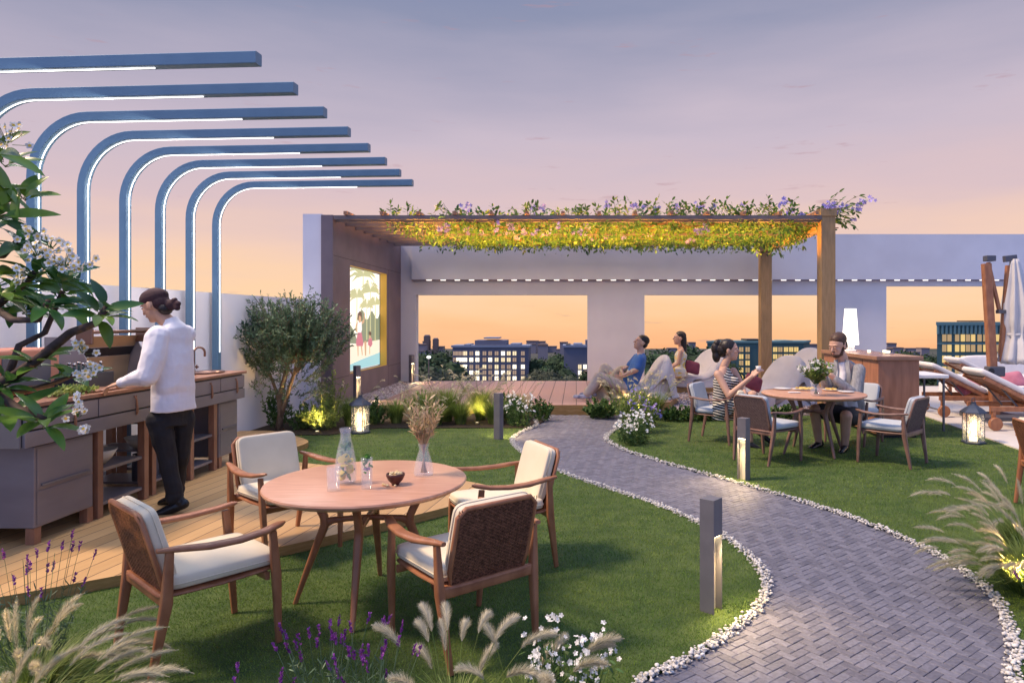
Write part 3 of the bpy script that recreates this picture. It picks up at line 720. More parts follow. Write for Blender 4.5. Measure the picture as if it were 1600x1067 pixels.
for i in range(66):
    x = random.uniform(-2.4,4.6); top = random.random() < (.72 if x > .3 else .25)
    cx, cy, cz = x, random.uniform(11.5,13.0), (3.5+random.uniform(0,.18) if top else 3.16+random.uniform(-.06,.08))
    if i < 14: cx, cy, cz = random.uniform(4.2,5.0), random.uniform(11.5,12.2), 3.5+random.uniform(-.12,.15)
    for k in range(random.randint(3,7)):
        flower(fl, (cx+random.gauss(0,.045), cy+random.gauss(0,.045), cz+random.gauss(0,.03)), (random.gauss(0,.4), -.8, random.uniform(-.4,.8)), random.uniform(.028,.044))
lf.build('leaves', M['vine_leaf'], vn, origin=vo); stm.build('stems', M['vine_stem'], vn, origin=vo); fl.build('flowers', M['petal_purple'], vn, origin=vo)

# ------------------------------------------------------------ lamps helper
def area(parent, loc, d, sx, sy, e, c, name='glow'):
    l = bpy.data.lights.new(name, 'AREA'); l.shape = 'RECTANGLE'; l.size = sx; l.size_y = sy; l.energy = e; l.color = c
    o = bpy.data.objects.new(name, l); COL.objects.link(o); o.location = loc; o.rotation_euler = Vector(d).to_track_quat('-Z', 'Y').to_euler(); o.parent = parent; return o
def point(parent, loc, e, c, r=.05, name='glow'):
    l = bpy.data.lights.new(name, 'POINT'); l.energy = e; l.color = c; l.shadow_soft_size = r
    o = bpy.data.objects.new(name, l); COL.objects.link(o); o.location = loc; o.parent = parent; return o
def spot(parent, loc, d, e, c, ang=80, r=.03, name='beam'):
    l = bpy.data.lights.new(name, 'SPOT'); l.energy = e; l.color = c; l.spot_size = R(ang); l.spot_blend = .8; l.shadow_soft_size = r
    o = bpy.data.objects.new(name, l); COL.objects.link(o); o.location = loc; o.rotation_euler = Vector(d).to_track_quat('-Z', 'Y').to_euler(); o.parent = parent; return o
WARM = (1,.62,.25)
def uplight(x, y, z, label, d=(0,0,1), e=20, ang=90, c=WARM, h=.03):
    e *= 5
    t = thing('garden_spotlight', label, 'light', (x, y, z), group='small warm uplights in the planting')
    MB().lathe([(.006,-.05),(.006,0),(.028,0),(.030,h),(.024,h)], n=14).build('housing', M['tan'], t, smooth=True, autos=40)
    MB().lathe([(.001,h+.001),(.022,h+.001)], n=14, cap=False).build('lens', M['candle'], t)
    spot(t, (0,0,h+.02), d, e, c, ang); return t
# added warm lamps, unseen below the slats, for the vine and rear wall
wl_t = thing('added_wash', 'added dull bar and unseen warm lamps under the pergola slats', 'light', (0, 13, 2.9))
for k, x in enumerate((-2.6,-1.3,0,1.3,2.6,3.6)):
    for yy in (-1.1, -.1, .9): spot(wl_t, (x, yy, -.55), (0,.0,1), (300,330,330,290,230,170)[k], (1,.45,.05), 132, .08)  # unseen spots added in mid-air to turn the vine underside golden
MB().bb(-3.2,3.9,-.32,-.30,.27,.30).build('added_bar', M['brown_clad'], wl_t)  # unlit bar, added to suggest a fitting
area(wl_t, (1.5, 1.2, .15), (0,-.1,-1), 4.5, .6, 44, (1,.74,.62))  # unseen downward lamps added to brighten the rear wall and pillars
area(wl_t, (-2.0, 1.2, .15), (0,-.1,-1), 2.5, .6, 30, (1,.74,.62))

# ------------------------------------------------------------ light arches
arches = []
def arch_path(sgn=0):
    pts = [(0,0,z) for z in (0,.6,1.2,1.8,2.3,2.72)]
    r = .5
    for k in range(1,12):
        a = R(90*k/12); pts.append((r-r*math.cos(a), 0, 2.72+r*math.sin(a)))
    for x in (.5,.9,1.4,2.0,2.54): pts.append((x,0,3.22))
    return pts
def make_arch():
    t = thing('light_arch', '', 'light arch', group='curved blue steel light arches over the kitchen')
    P = arch_path(); prof = rrect(.039, .039, .004, 2)
    MB().sweep(P, prof, up=(0,1,0)).build('frame', M['bluesteel'], t)
    # lamp strip on the inner face
    Q = []
    for i, p in enumerate(P):
        if p[2] < .9 and p[0] == 0: continue
        a = Vector(P[max(i-1,0)]); b = Vector(P[min(i+1,len(P)-1)]); tt = (b-a).normalized(); n = Vector((tt.z,0,-tt.x))
        if p[0] > 1.9: continue
        Q.append(Vector(p)+n*.0405)
    Q[0].z = 1.14; Q.append(Vector((1.83,0,3.22-.0405)))
    MB().sweep(Q, rrect(.0055,.003,.001,2), up=(0,1,0)).build('light_strip', M['led'], t)
    MB().box((0,0,.01),(.16,.16,.02)).build('base_plate', M['dkgrey'], t)
    area(t, (1.15,0,3.165), (-.35,0,-1), 1.3, .03, 8, (1,.88,.80))
    return t
words = ['nearest light arch cut off by the left edge, its bar highest in the photo','second light arch, its bend cut by the left edge, behind the flowering tree','third light arch counting from the camera, post beside the flowering tree','fourth light arch counting from the camera, post left of the standing cook','fifth light arch, post rising directly behind the cook','sixth light arch, its post just right of the head of the cook','seventh light arch, second from the far end near the tap','farthest and smallest light arch, post right of the sink tap']
a0 = make_arch()
for k in range(8):
    a = a0 if k == 0 else copy_tree(a0)
    D = 4.48+.5775*k; a.scale = (1,1,1.018); a.location = (-4.612+.006*k, D+.16, .03); a.rotation_euler = (0,0,R(-3.8)); a['label'] = words[k]

# ------------------------------------------------------------ bollards
def make_bollard():
    t = thing('bollard_light', '', 'bollard light', group='square path bollard lights')
    w, d, h = .095, .085, .63   # open face is +x
    mb = MB(); mb.bb(-d/2, -d/2+.045, -w/2, w/2, 0, h-.2); mb.bb(-d/2, d/2, -w/2, w/2, h-.2, h)
    mb.bb(-d/2+.045, d/2, -w/2, -w/2+.006, 0, h-.2); mb.bb(-d/2+.045, d/2, w/2-.006, w/2, 0, h-.2)
    mb.build('post', M['bollard'], t)
    MB().box((.008,0,h-.204),(.05,.075,.006)).build('lamp', M['bollard_light'], t)
    MB().box((.003,0,.2),(.004,.08,.40)).build('reflector_plate', M['ceramic'], t)
    spot(t, (.05,0,h-.21), (.6,0,-1), 30, (1,.70,.34), 120, .03)
    return t
b0 = make_bollard()
bl = [(G(1111,958), -40, 'nearest bollard light, tall grey post at the inner bend of the path'),
      (G(1162,752), -135, 'bollard light with its lit side to the left beside the far dining chairs'),
      (G(779,688), 60, 'dark slim bollard light at the end of the planting by the stage'),
      (Vector((-3.85,12.0,.17)), -35, 'bollard light standing behind the glowing lantern near the small tree'),
      (Vector((-3.78,15.7,.17)), -30, 'small bollard light in the corner of the stage beside the left opening')]
for k, (p, a, l) in enumerate(bl):
    o = b0 if k == 0 else copy_tree(b0)
    o.location = p; o.rotation_euler = (0,0,R(a)); o['label'] = l
# ------------------------------------------------------------ lanterns
def make_lantern():
    t = thing('lantern', '', 'lantern', group='glass and metal lanterns on the lawn')
    n = 6; r = .125
    def hexa(rad, z): return [(rad*math.cos(R(60*k)), rad*math.sin(R(60*k)), z) for k in range(n)]
    mb = MB(); mb.lathe([(r+.02,0),(r+.02,.02),(r,.03)], n=6); mb.build('base', M['lantern_metal'], t)
    mb = MB(); mb.lathe([(r+.035,.39),(r+.03,.405),(r*.8,.45),(r*.3,.49),(.03,.51),(.03,.53)], n=6); 
    pts = [(.03*math.sin(a), 0, .55-.03*math.cos(a)) for a in [R(20*k) for k in range(19)]]; mb.tube(pts, .004, n=6); mb.build('roof', M['lantern_metal'], t)
    mb = MB()
    for p in hexa(r, 0): mb.tube([(p[0],p[1],.02),(p[0],p[1],.40)], .005, n=6)
    mb.build('frame', M['lantern_metal'], t)
    mb = MB()
    for k in range(n):
        p, q = hexa(r-.003,0)[k], hexa(r-.003,0)[(k+1)%n]; mb.add([(p[0],p[1],.03),(q[0],q[1],.03),(q[0],q[1],.395),(p[0],p[1],.395)], [(0,1,2,3)])
    mb.build('glass', M['thin_glass'], t)
    mb = MB(); P = []
    for k in range(160):
        P.append((random.gauss(0,.042), random.gauss(0,.042), random.uniform(.04,.36)))
    for k in range(0,160,8):
        mb.tube(P[k:k+8], .0016, n=3)
    for k in range(60):
        c = Vector((random.gauss(0,.04), random.gauss(0,.04), random.uniform(.04,.36))); mb.box(c, (.008,.008,.008))
    mb.build('fairy_lights', M['filament'], t)
    mb = MB(); mb.lathe([(.05,.03),(.05,.07),(.01,.075)], n=12); mb.build('candle', M['candle'], t)
    point(t, (0,0,.2), 3.6, (1,.72,.36), .06); return t
l0 = make_lantern(); l0.location = G(563,676,.02); l0['label'] = 'glowing lantern on the grass left of the pitcher, below the screen wall'
l1 = copy_tree(l0); l1.location = G(1521,692,.02); l1['label'] = 'glowing lantern at the lawn corner beside the sun loungers'
l1.rotation_euler = (0,0,.4)

# ------------------------------------------------------------ dining chairs
def make_chair(wood, wick, cush):
    t = thing('armchair', '', 'armchair')
    def leg(p0, p1, p2, s0, s1, s2):
        return MB().sweep([p0, p1, p2], rrect(1,1,.45), up=(1,0,0), scale=[(s0*.8, s0), (s1*.8, s1), (s2*.8, s2)])
    for sg in (-1,1):
        leg((.255,.255*sg,0),(.235,.27*sg,.36),(.215,.275*sg,.585), .014,.022,.017).build('leg', wood, t, smooth=True, autos=50)
        leg((-.30,.235*sg,0),(-.245,.26*sg,.36),(-.235,.27*sg,.60), .014,.024,.016).build('leg', wood, t, smooth=True, autos=50)
        A = [Vector(p) for p in [(-.285,.262*sg,.612),(-.20,.275*sg,.604),(-.08,.292*sg,.590),(.05,.300*sg,.588),(.17,.292*sg,.598),(.25,.276*sg,.614),(.275,.268*sg,.618)]]
        MB().sweep(A, rrect(1,1,.6), up=(0,0,1), scale=[(.013,.010),(.022,.013),(.030,.014),(.030,.013),(.028,.013),(.022,.012),(.010,.006)]).build('armrest', wood, t, smooth=True, autos=60)
    mb = MB()
    mb.sweep([(-.245,-.245,.365),(-.245,.245,.365)], rrect(.012,.028,.006), up=(0,0,1))
    mb.sweep([(.20,-.255,.355),(.20,.255,.355)], rrect(.011,.020,.006), up=(0,0,1))
    mb.build('rail', wood, t, smooth=True, autos=50)
    # seat pan: thin rounded slab
    mb = MB(); mb.sell((0.0,0,.385), (.27,.243,.013), e1=.5, e2=.16, nu=40, nv=6, fn=lambda q: Vector((q.x, q.y, q.z-.012*math.cos(q.x/.27*1.5)))); mb.build('seat', wood, t, smooth=True)
    mb = MB(); mb.sell((.026,0,.432), (.246,.240,.040), e1=.36, e2=.14, nu=56, nv=12, fn=lambda q: Vector((q.x, q.y, q.z*(1+.18*math.cos(q.x/.26*1.5)*math.cos(q.y/.23*1.5))))); sc_ = mb.build('seat_cushion', cush, t, smooth=True)
    def sq(c, a, b, e, z, ax):
        P = []
        for k in range(49):
            th = 2*math.pi*k/48; x = math.copysign(abs(math.cos(th))**e, math.cos(th))*a; y = math.copysign(abs(math.sin(th))**e, math.sin(th))*b
            P.append((c[0]+x, c[1]+y, c[2]+z) if ax == 0 else (c[0]+z, c[1]+x, c[2]+y))
        return P
    MB().tube(sq((.026,0,.432), .2475, .2415, .14, -.004, 0), .0032, n=5).build('piping', cush, sc_, smooth=True)
    # back, in a leaning frame: local z up the panel, x = out of the back
    lean = R(15); Bm = Matrix.Translation((-.235,0,.40)) @ Matrix.Rotation(-lean, 4, 'Y')
    wB, hB = .213, .385
    fr = [(0,-wB+.015,-.02),(0,-wB,.06),(0,-wB,hB-.04),(0,-wB+.035,hB),(0,wB-.035,hB),(0,wB,hB-.04),(0,wB,.06),(0,wB-.015,-.02),(0,-wB+.015,-.02)]
    mb = MB(); mb.tube(fr, .0125, n=8, up=(1,0,0)); mb.build('back_frame', wood, t, smooth=True, M=Bm)
    mb = MB(); rows = 46
    for r_ in range(rows):
        z = -.008+(hB+.004)*r_/(rows-1); ww = wB-.006 if z < hB-.03 else wB-.03
        P = []; ns = 56
        for k in range(ns+1):
            y = -ww+2*ww*k/ns; P.append((.004*math.cos(math.pi*(k/2.0+r_))-.004, y, z+.0008*math.sin(k*3.1+r_)))
        mb.sweep(P, [(-.0041,-.0014),(.0041,-.0014),(.0041,.0014),(-.0041,.0014)], up=(1,0,0), cap=False)
    for k in range(29):
        y = -wB+2*wB*k/28; mb.tube([(-.004,y,-.01),(-.004,y,hB)], .0022, n=4)
    mb.bb(-.002,.0,-wB+.008,wB-.008,-.012,hB-.012); mb.build('wicker_back', wick, t, M=Bm)
    mb = MB(); mb.sell((.042,0,.207), (.033,wB-.008,.180), e1=.22, e2=.22, nu=48, nv=18, fn=lambda q: Vector((q.x*(1+.2*math.cos(q.y/.22*1.5)*math.cos(q.z/.2*1.5)), q.y, q.z)))
    bc_ = mb.build('back_cushion', cush, t, smooth=True, M=Bm)
    MB().tube(sq((.042,0,.207), wB-.0065, .1815, .22, .006, 1), .0032, n=5).build('piping', cush, bc_, smooth=True)
    return t
CHS = .95
ch1 = make_chair(M['teak'], M['wicker'], M['cream']); ch1['group'] = 'teak armchairs round the near dining table'
ch2 = make_chair(M['greywood'], M['greywicker'], M['greyfab']); ch2['group'] = 'grey armchairs round the far dining table'
def place(o, x, y, deg, z, label): o.scale = (1,1,CHS); o.location = (x, y, z); o.rotation_euler = (0,0,R(deg)); o['label'] = label
place(ch1, -1.82, 3.33, 49, .022, 'teak armchair at front left of the near table, seen from behind and side')
c = copy_tree(ch1); place(c, -.57, 3.42, 130, .022, 'teak armchair at front right of the near table, its dark wicker back to the camera')
c = copy_tree(ch1); place(c, -1.98, 4.66, -40, .045, 'teak armchair behind the near table on the left, standing half on the deck')
c = copy_tree(ch1); place(c, -.50, 4.45, 207, .022, 'teak armchair behind the near table on the right, its cream back cushion facing left')
place(ch2, 2.17, 7.72, 37, .022, 'grey armchair at the far table, woven back to the camera behind the lit bollard')
c = copy_tree(ch2); place(c, 3.50, 7.60, 134, .022, 'empty grey armchair on the right side of the far table, dark back turned right')
c = copy_tree(ch2); place(c, 1.85, 8.95, -32, .022, 'grey armchair in which the woman in the striped dress sits')
c = copy_tree(ch2); place(c, 3.60, 8.85, 222, .022, 'grey armchair in which the bearded man sits')
c = copy_tree(ch1); place(c, 4.05, 5.62, -12, .022, 'dark wicker armchair mostly cut off by the right edge of the photo'); 
# ------------------------------------------------------------ tables
def make_table(top, wood, Rt=.56):
    t = thing('dining_table', '', 'table')
    MB().lathe([(.01,.672),(Rt-.035,.672),(Rt-.006,.688),(Rt,.700),(Rt-.004,.709),(Rt-.012,.712),(.01,.712)], n=72).build('tabletop', top, t, smooth=True, autos=35)
    for k in range(4):
        a = R(-84+90*k); c, s_ = math.cos(a), math.sin(a)
        P = [(.40*c,.40*s_,0),(.335*c,.335*s_,.19),(.265*c,.265*s_,.38),(.236*c,.236*s_,.455),(.240*c,.240*s_,.50),(.275*c,.275*s_,.58),(.325*c,.325*s_,.671)]
        MB().sweep(P, rrect(1,1,.5), up=(c,s_,0.01), scale=[(.012,.012),(.017,.017),(.022,.022),(.023,.024),(.021,.022),(.019,.024),(.02,.034)]).build('leg', wood, t, smooth=True, autos=60)
        P = [(.238*c,.238*s_,.465),(.19*c,.19*s_,.482),(.12*c,.12*s_,.488),(.0155*c,.0155*s_,.489)]
        if k < 2:
            P = P[:3]+[(0,0,.489+.0045*k)]+[(-x,-y,z) for x,y,z in P[:3]][::-1]
            MB().sweep(P, rrect(1,1,.4), up=(0,0,1), scale=[(.018,.026),(.016,.018),(.015,.015),(.015,.015),(.015,.015),(.016,.018),(.018,.026)]).build('crossbar', wood, t, smooth=True, autos=60)
    return t
tb = make_table(M['tabletop'], M['teak']); tb.location = (-1.175,3.85,.018); tb.scale = (.985,.985,.958); tb['label'] = 'round teak dining table nearest the camera, set with a pitcher and dried flowers'
tb2 = make_table(M['tabletop'], M['greywood'], .60); tb2.location = (2.83,8.15,.022); tb2.rotation_euler = (0,0,R(10)); tb2['label'] = 'round wooden table between the seated woman and the bearded man'
TZ = .7005
def onT(px, py): return G(px, py, TZ)
# pitcher
p = onT(540,755); t = thing('pitcher', 'glass pitcher of lemon and mint water on the near table', 'pitcher', p)
out = [(.001,.0),(.052,.0),(.058,.02),(.060,.07),(.054,.14),(.042,.20),(.030,.245),(.028,.275),(.034,.305)]
inn = [(r_-.004, z) for r_, z in out[::-1][:-1]]+[(.001,.006)]; inn[-1] = (.001,.008); inn[-2] = (.048,.008)
MB().lathe(out+inn, n=36, cap=False).build('glass_body', M['glass'], t, smooth=True)
MB().lathe([(.001,.009),(.0475,.009),(.0535,.02),(.0555,.07),(.0495,.14),(.0405,.185),(.001,.186)], n=36).build('water', M['water'], t, smooth=True)
for k in range(9):
    a = random.uniform(0,6.28); q = Vector((.026*math.cos(a), .026*math.sin(a), .03+k*.015)); Mx = Matrix.Translation(q) @ Matrix.Rotation(random.uniform(0,1.5), 4, 'X') @ Matrix.Rotation(random.uniform(0,3), 4, 'Z')
    MB().lathe([(.001,-.003),(.021,-.003),(.021,.003),(.001,.003)], n=14, M=Mx).build('lemon_slice', M['lemon'], t, smooth=False)
mb = MB()
for k in range(34): mb.leaf((random.gauss(0,.015), random.gauss(0,.015), random.uniform(.05,.21)), rdir(.3), rdir(1), .035, .02)
mb.build('mint', M['mint'], t)
def tumbler(px, py, h, r, label, mint=True, fill=.6):
    p = onT(px, py); t = thing('drinking_glass', label, 'glass', p)
    MB().lathe([(.001,0),(r*.92,0),(r,h),(r-.003,h),(r*.92-.004,.012),(.001,.012)], n=28, cap=False).build('glass_body', M['glass'], t, smooth=True)
    if fill: MB().lathe([(.001,.0125),(r*.92-.0045,.0125),(r-.005,h*fill),(.001,h*fill)], n=24).build('water', M['water'], t, smooth=True)
    if mint:
        mb = MB()
        for k in range(16): mb.leaf((random.gauss(0,.012), random.gauss(0,.012), h*random.uniform(.55,1.02)), rdir(1.1), rdir(1), .035, .018)
        mb.build('mint', M['mint'], t)
        MB().lathe([(.001,h*.62),(.018,h*.62),(.018,h*.66),(.001,h*.66)], n=12).build('fruit_slice', M['lavflower'], t)
tumbler(521,766,.125,.036,'short clear glass left of the pitcher', False, .3)
tumbler(573,763,.165,.032,'tall glass with a mint sprig right of the pitcher', True, .7)
p = onT(618,757); t = thing('bowl', 'small dark bowl of nuts on the near table', 'bowl', p)
MB().lathe([(.001,0),(.020,0),(.022,.008),(.040,.028),(.050,.050),(.050,.062),(.046,.062),(.044,.05),(.03,.025),(.001,.018)], n=32, cap=False).build('bowl_body', M['bowl'], t, smooth=True)
mb = MB(); stones(mb, [(.034*math.sqrt(random.random())*math.cos(a), .034*math.sqrt(random.random())*math.sin(a), .052+random.uniform(0,.016)) for a in [random.uniform(0,6.28) for _ in range(60)]], .007,.011); mb.build('nuts', M['nut'], t, smooth=True)
for dx, dy in ((-.05,-.03),(-.036,-.038),(-.03,-.046),(.01,-.045),(-.062,-.02)):
    mb = MB(); stones(mb, [(p.x+dx, p.y+dy, TZ+.007)], .008,.010); o = mb.build('nut', M['nut'], smooth=True)
    tag(o, 'loose nut on the tabletop beside the dark bowl', 'nut', 'loose nuts beside the dark bowl')
p = onT(662,742); t = thing('vase', 'clear glass vase on the near table holding dried stems', 'vase', p)
vo_ = [(.001,0),(.054,0),(.058,.015),(.050,.07),(.032,.13),(.026,.155),(.034,.185)]
MB().lathe(vo_+[(r_-.003,z) for r_, z in vo_[::-1][:-1]]+[(.001,.006)], n=32, cap=False).build('glass_body', M['glass'], t, smooth=True)
bq = thing('dried_bouquet', 'bunch of dried wheat and leafy stems standing in the glass vase', 'flowers', p)
mbs = MB(); ml = MB(); mg = MB()
for k in range(46):
    a = random.uniform(0,6.28); sp = random.uniform(.1,1)**.7; d = Vector((math.cos(a)*sp*.5, math.sin(a)*sp*.5, 1)).normalized(); L = random.uniform(.30,.47)
    b0_ = Vector((-math.cos(a)*.02*sp, -math.sin(a)*.02*sp, .015)); neck = Vector((math.cos(a)*.012*sp, math.sin(a)*.012*sp, .16)); tip = neck+d*(L-.16)
    mbs.tube([b0_, neck, tip], [.0016,.0016,.001], n=4)
    tgt = ml if random.random() < .6 else mg
    for j in range(12):
        q = neck.lerp(tip, .3+.75*j/12); tgt.leaf(q, (d+rdir()*.75).normalized(), rdir(1), random.uniform(.025,.055), random.uniform(.006,.012))
mbs.build('stems', M['dried'], bq); ml.build('dried_leaves', M['dried'], bq); mg.build('green_leaves', M['dried_green'], bq)
# right table setting
T2 = .735
def on2(px, py): return G(px, py, T2)
p = on2(1275,618); t = thing('vase', 'small round glass vase of fresh flowers on the far table', 'vase', p)
MB().lathe([(.001,0),(.05,0),(.07,.04),(.06,.09),(.035,.12),(.045,.14),(.042,.14),(.032,.12),(.056,.09),(.066,.04),(.001,.006)], n=24, cap=False).build('glass_body', M['glass'], t, smooth=True)
bq = thing('bouquet', 'loose bunch of pale green flowers in the round vase on the far table', 'flowers', p)
mbs = MB(); ml = MB(); mf = MB()
for k in range(60):
    a = random.uniform(0,6.28); sp = random.uniform(0,1)**.6; d = Vector((math.cos(a)*sp*1.0, math.sin(a)*sp*.8, 1)).normalized(); L = random.uniform(.2,.34)
    nk = Vector((math.cos(a)*.01,math.sin(a)*.01,.12)); tip = nk+d*L*.85; mbs.tube([(-.02*math.cos(a),-.02*math.sin(a),.02), nk, tip], .0025, n=4)
    for j in range(9): ml.leaf(nk.lerp(tip, .35+.7*j/9), (d+rdir()*.9).normalized(), rdir(1), .055, .022)
    if random.random() < .7:
        for j in range(3): flower(mf, tip+rdir()*.02, d+rdir()*.4, .02)
mbs.build('stems', M['bushleaf'], bq); ml.build('leaves', M['grassleaf'], bq); mf.build('flowers', M['petal_white'], bq)
def plate(px, py, r, label, food=True, oval=1):
    p = on2(px, py); t = thing('plate', label, 'plate', p)
    MB().lathe([(.001,0),(r*.6,0),(r,.012),(r,.016),(r*.6,.005),(.001,.005)], n=28, cap=False).build('dish', M['plate'], t, smooth=True); t.scale = (oval,1,1)
    if food:
        mb = MB(); stones(mb, [(random.gauss(0,r*.35), random.gauss(0,r*.35), .02) for _ in range(26)], .014,.026); mb.build('food', M['food'], t, smooth=True)
plate(1222,608,.115,'empty white plate on the left of the far table in front of the woman', False)
plate(1258,609,.12,'dish of yellow food just left of the far flower vase', True, 1.3)
plate(1300,610,.11,'dish of yellow food just right of the far flower vase', True)
plate(1322,613,.095,'small white plate at the right rim of the far table', False)
o = MB().sell(on2(1241,614)+Vector((0,0,.008)), (.075,.03,.006), e1=.5, e2=.3).build('napkin', M['plate'], smooth=True); tag(o, 'folded white napkin on the far table in front of the yellow dish', 'napkin')

# ------------------------------------------------------------ outdoor kitchen
DZ = .085
def loop_handle(par, y, z, x, o):
    mb = MB(); mb.sweep([(x,y-.014,z),(x+.02,y-.010,z-.03),(x+.024,y,z-.13),(x+.006,y+.012,z-.16),(x,y+.014,z)], rrect(.006,.003,.001,2), up=(1,0,0)); mb.build('handle', M['counter_wood'], par, origin=o)
def counter(y0, y1, label, cab0, cab1, shelf0, shelf1, overh):
    o = Vector((-3.65, (y0+y1)/2, DZ)); t = thing('kitchen_counter', label, 'counter', o)
    xf, xb = -3.60, -4.36
    ys_, ye = y0, y1
    MB().bb(xb, xf+.02, ys_-.02, ye+.01, 1.022, 1.05).build('worktop', M['counter_wood'], t, origin=o, bevel=.004)
    MB().bb(xb+.05, xf-.02, ys_+.01, ye-.02, .765, 1.02).build('apron_core', M['black'], t, origin=o)
    n = 2 if ye-ys_ > 1.1 else 1
    L = (ye-ys_)/2
    for k in range(2):
        a = ys_+k*L
        d = MB().bb(xf-.02, xf, a+.006, a+L-.006, .875, 1.005).build('drawer', M['counter'], t, origin=o, bevel=.003)
        loop_handle(d, a+L*.62, .985, xf, o)
    MB().bb(xf-.02, xf+.001, ys_, ye, .76, .862).build('lower_board', M['counter'], t, origin=o, bevel=.003)
    MB().bb(xb, xf-.021, ys_-.018, ys_, .76, 1.005).build('end_board', M['counter_end'], t, origin=o, bevel=.003)
    MB().bb(xb, xf-.021, ye, ye+.012, .76, 1.005).build('end_board', M['counter_end'], t, origin=o, bevel=.003)
    # closed cabinet
    MB().bb(xb+.02, -3.65, cab0, cab1, DZ+.11, .745).build('cabinet', M['counter'], t, origin=o, bevel=.006)
    mb = MB(); mb.bb(-3.649, -3.645, cab0+.02, cab1-.02, DZ+.13, .44); mb.bb(-3.649,-3.645, cab0+.02, cab1-.02, .45, .73); mb.build('door', M['counter'], t, origin=o, bevel=.002)
    mb = MB(); mb.bb(-3.644, -3.632, cab0+.05, cab1-.05, .47, .485); mb.build('rail_handle', M['counter_end'], t, origin=o)
    for yy in (cab0+.03, cab1-.03):
        MB().bb(-3.71, -3.65, yy-.03, yy+.03, DZ, DZ+.109).build('foot', M['counter_wood'], t, origin=o)
        MB().bb(xb+.02, xb+.08, yy-.03, yy+.03, DZ, DZ+.109).build('foot', M['counter_wood'], t, origin=o)
    for yy in (shelf0, shelf1):
        MB().bb(-3.70, -3.64, yy-.03, yy+.03, DZ, .757).build('leg', M['counter_wood'], t, origin=o, bevel=.003)
        MB().bb(xb+.02, xb+.08, yy-.03, yy+.03, DZ, .757).build('leg', M['counter_wood'], t, origin=o, bevel=.003)
    for zz in (.17,.43):
        MB().bb(xb+.03, -3.66, shelf0+.031, shelf1-.031, zz, zz+.025).build('shelf', M['counter'], t, origin=o)
    return t, o
cA, oA = counter(4.46, 5.84, 'long grey kitchen counter the cook works at, cut off by the left edge', 4.60, 5.16, 5.23, 5.79, 0)
cB, oB = counter(6.42, 7.42, 'grey kitchen counter with a copper sink and tap near the small tree', 6.98, 7.36, 6.48, 6.90, 0)
# sink and tap (fixed parts of the far counter)
mb = MB(); mb.lathe([(.21,0),(.22,.012),(.205,.016),(.19,.0),(.17,-.02),(.001,-.022)], n=32, cap=False); sk = mb.build('sink', M['bronze'], cB, smooth=True); sk.location = Vector((-3.84,7.10,1.052))-oB; sk.scale = (.72,1.0,1)
mb = MB(); P = [(0,0,0),(0,0,.22)]+[(.055-.055*math.cos(R(a)),0,.22+.055*math.sin(R(a))) for a in range(20,181,20)]+[(.11,0,.18)]
mb.tube(P, .011, n=10); mb.lathe([(.024,0),(.024,.015),(.014,.02)], n=14); tp = mb.build('tap', M['bronze'], cB, smooth=True); tp.location = Vector((-3.83,6.84,1.05))-oB; tp.rotation_euler = (0,0,R(55))
mb = MB(); mb.tube([(0,-.03,.0),(0,.03,0)], .008, n=8); mb.tube([(0,0,-.02),(0,0,.02)], .007, n=8); h = mb.build('tap_handle', M['bronze'], tp, smooth=True); h.location = (.03,0,.08)
MB().bb(.0,.03,-.006,.006,.074,.086).build('tap_arm', M['bronze'], tp)
# grill between the counters
go = Vector((-3.95,6.14,DZ)); gr = thing('barbecue_grill', 'grill with its tan hood raised, behind the cook between the two counters', 'grill', go)
MB().bb(-4.34,-3.66,5.90,6.36,.70,.98).build('firebox', M['dkgrey'], gr, origin=go, bevel=.01)
MB().bb(-4.36,-3.58,5.885,6.375,.981,1.00).build('frame', M['bronze'], gr, origin=go, bevel=.004)
MB().bb(-3.66,-3.655,5.92,6.34,.72,.96).build('control_panel', M['steel'], gr, origin=go)
mb = MB()
for k in range(14): mb.tube([(-4.25,5.95+k*.029,1.008),(-3.75,5.95+k*.029,1.008)], .004, n=5)
mb.build('grate', M['black'], gr, origin=go)
# raised hood: two side cheeks, tan inner sheet, dark seam, handle bar
for y in (5.60, 6.37):
    V = [(-4.36,1.0),(-4.02,1.0),(-3.98,1.06),(-4.02,1.28),(-4.10,1.42),(-4.20,1.46),(-4.36,1.46)]
    mb = MB(); n = len(V); mb.add([(x,y,z) for x,z in V]+[(x,y+.012,z) for x,z in V], [tuple(range(n)), tuple(range(2*n-1,n-1,-1))]+[(i,i+n,(i+1)%n+n,(i+1)%n) for i in range(n)]); mb.build('hood_side', M['counter'], gr, origin=go)
def hoodstrip(z0, z1, x0, x1, m):
    MB().add([(x0,5.613,z0),(x0,6.369,z0),(x1,6.369,z1),(x1,5.613,z1),(x0-.012,5.613,z0),(x0-.012,6.369,z0),(x1-.012,6.369,z1),(x1-.012,5.613,z1)], [(0,1,2,3),(7,6,5,4),(0,4,5,1),(2,6,7,3),(1,5,6,2),(3,7,4,0)]).build('hood', M[m], gr, origin=go)
hoodstrip(1.01,1.28,-4.20,-4.16,'tan'); hoodstrip(1.282,1.36,-4.16,-4.12,'black'); hoodstrip(1.362,1.46,-4.12,-4.08,'tan')
mb = MB(); mb.tube([(-3.98,5.60,1.50),(-3.98,6.37,1.50)], .016, n=10); mb.build('handle', M['bronze'], gr, origin=go, smooth=True)
for y in (5.606, 6.364): MB().bb(-4.10,-3.965,y-.012,y+.012,1.40,1.53).build('handle_bracket', M['bronze'], gr, origin=go, bevel=.005)
for (x,y) in ((-3.69,5.93),(-3.69,6.33),(-4.31,5.93),(-4.31,6.33)): MB().bb(x-.028,x+.028,y-.028,y+.028,DZ,.699).build('leg', M['counter_wood'], gr, origin=go)
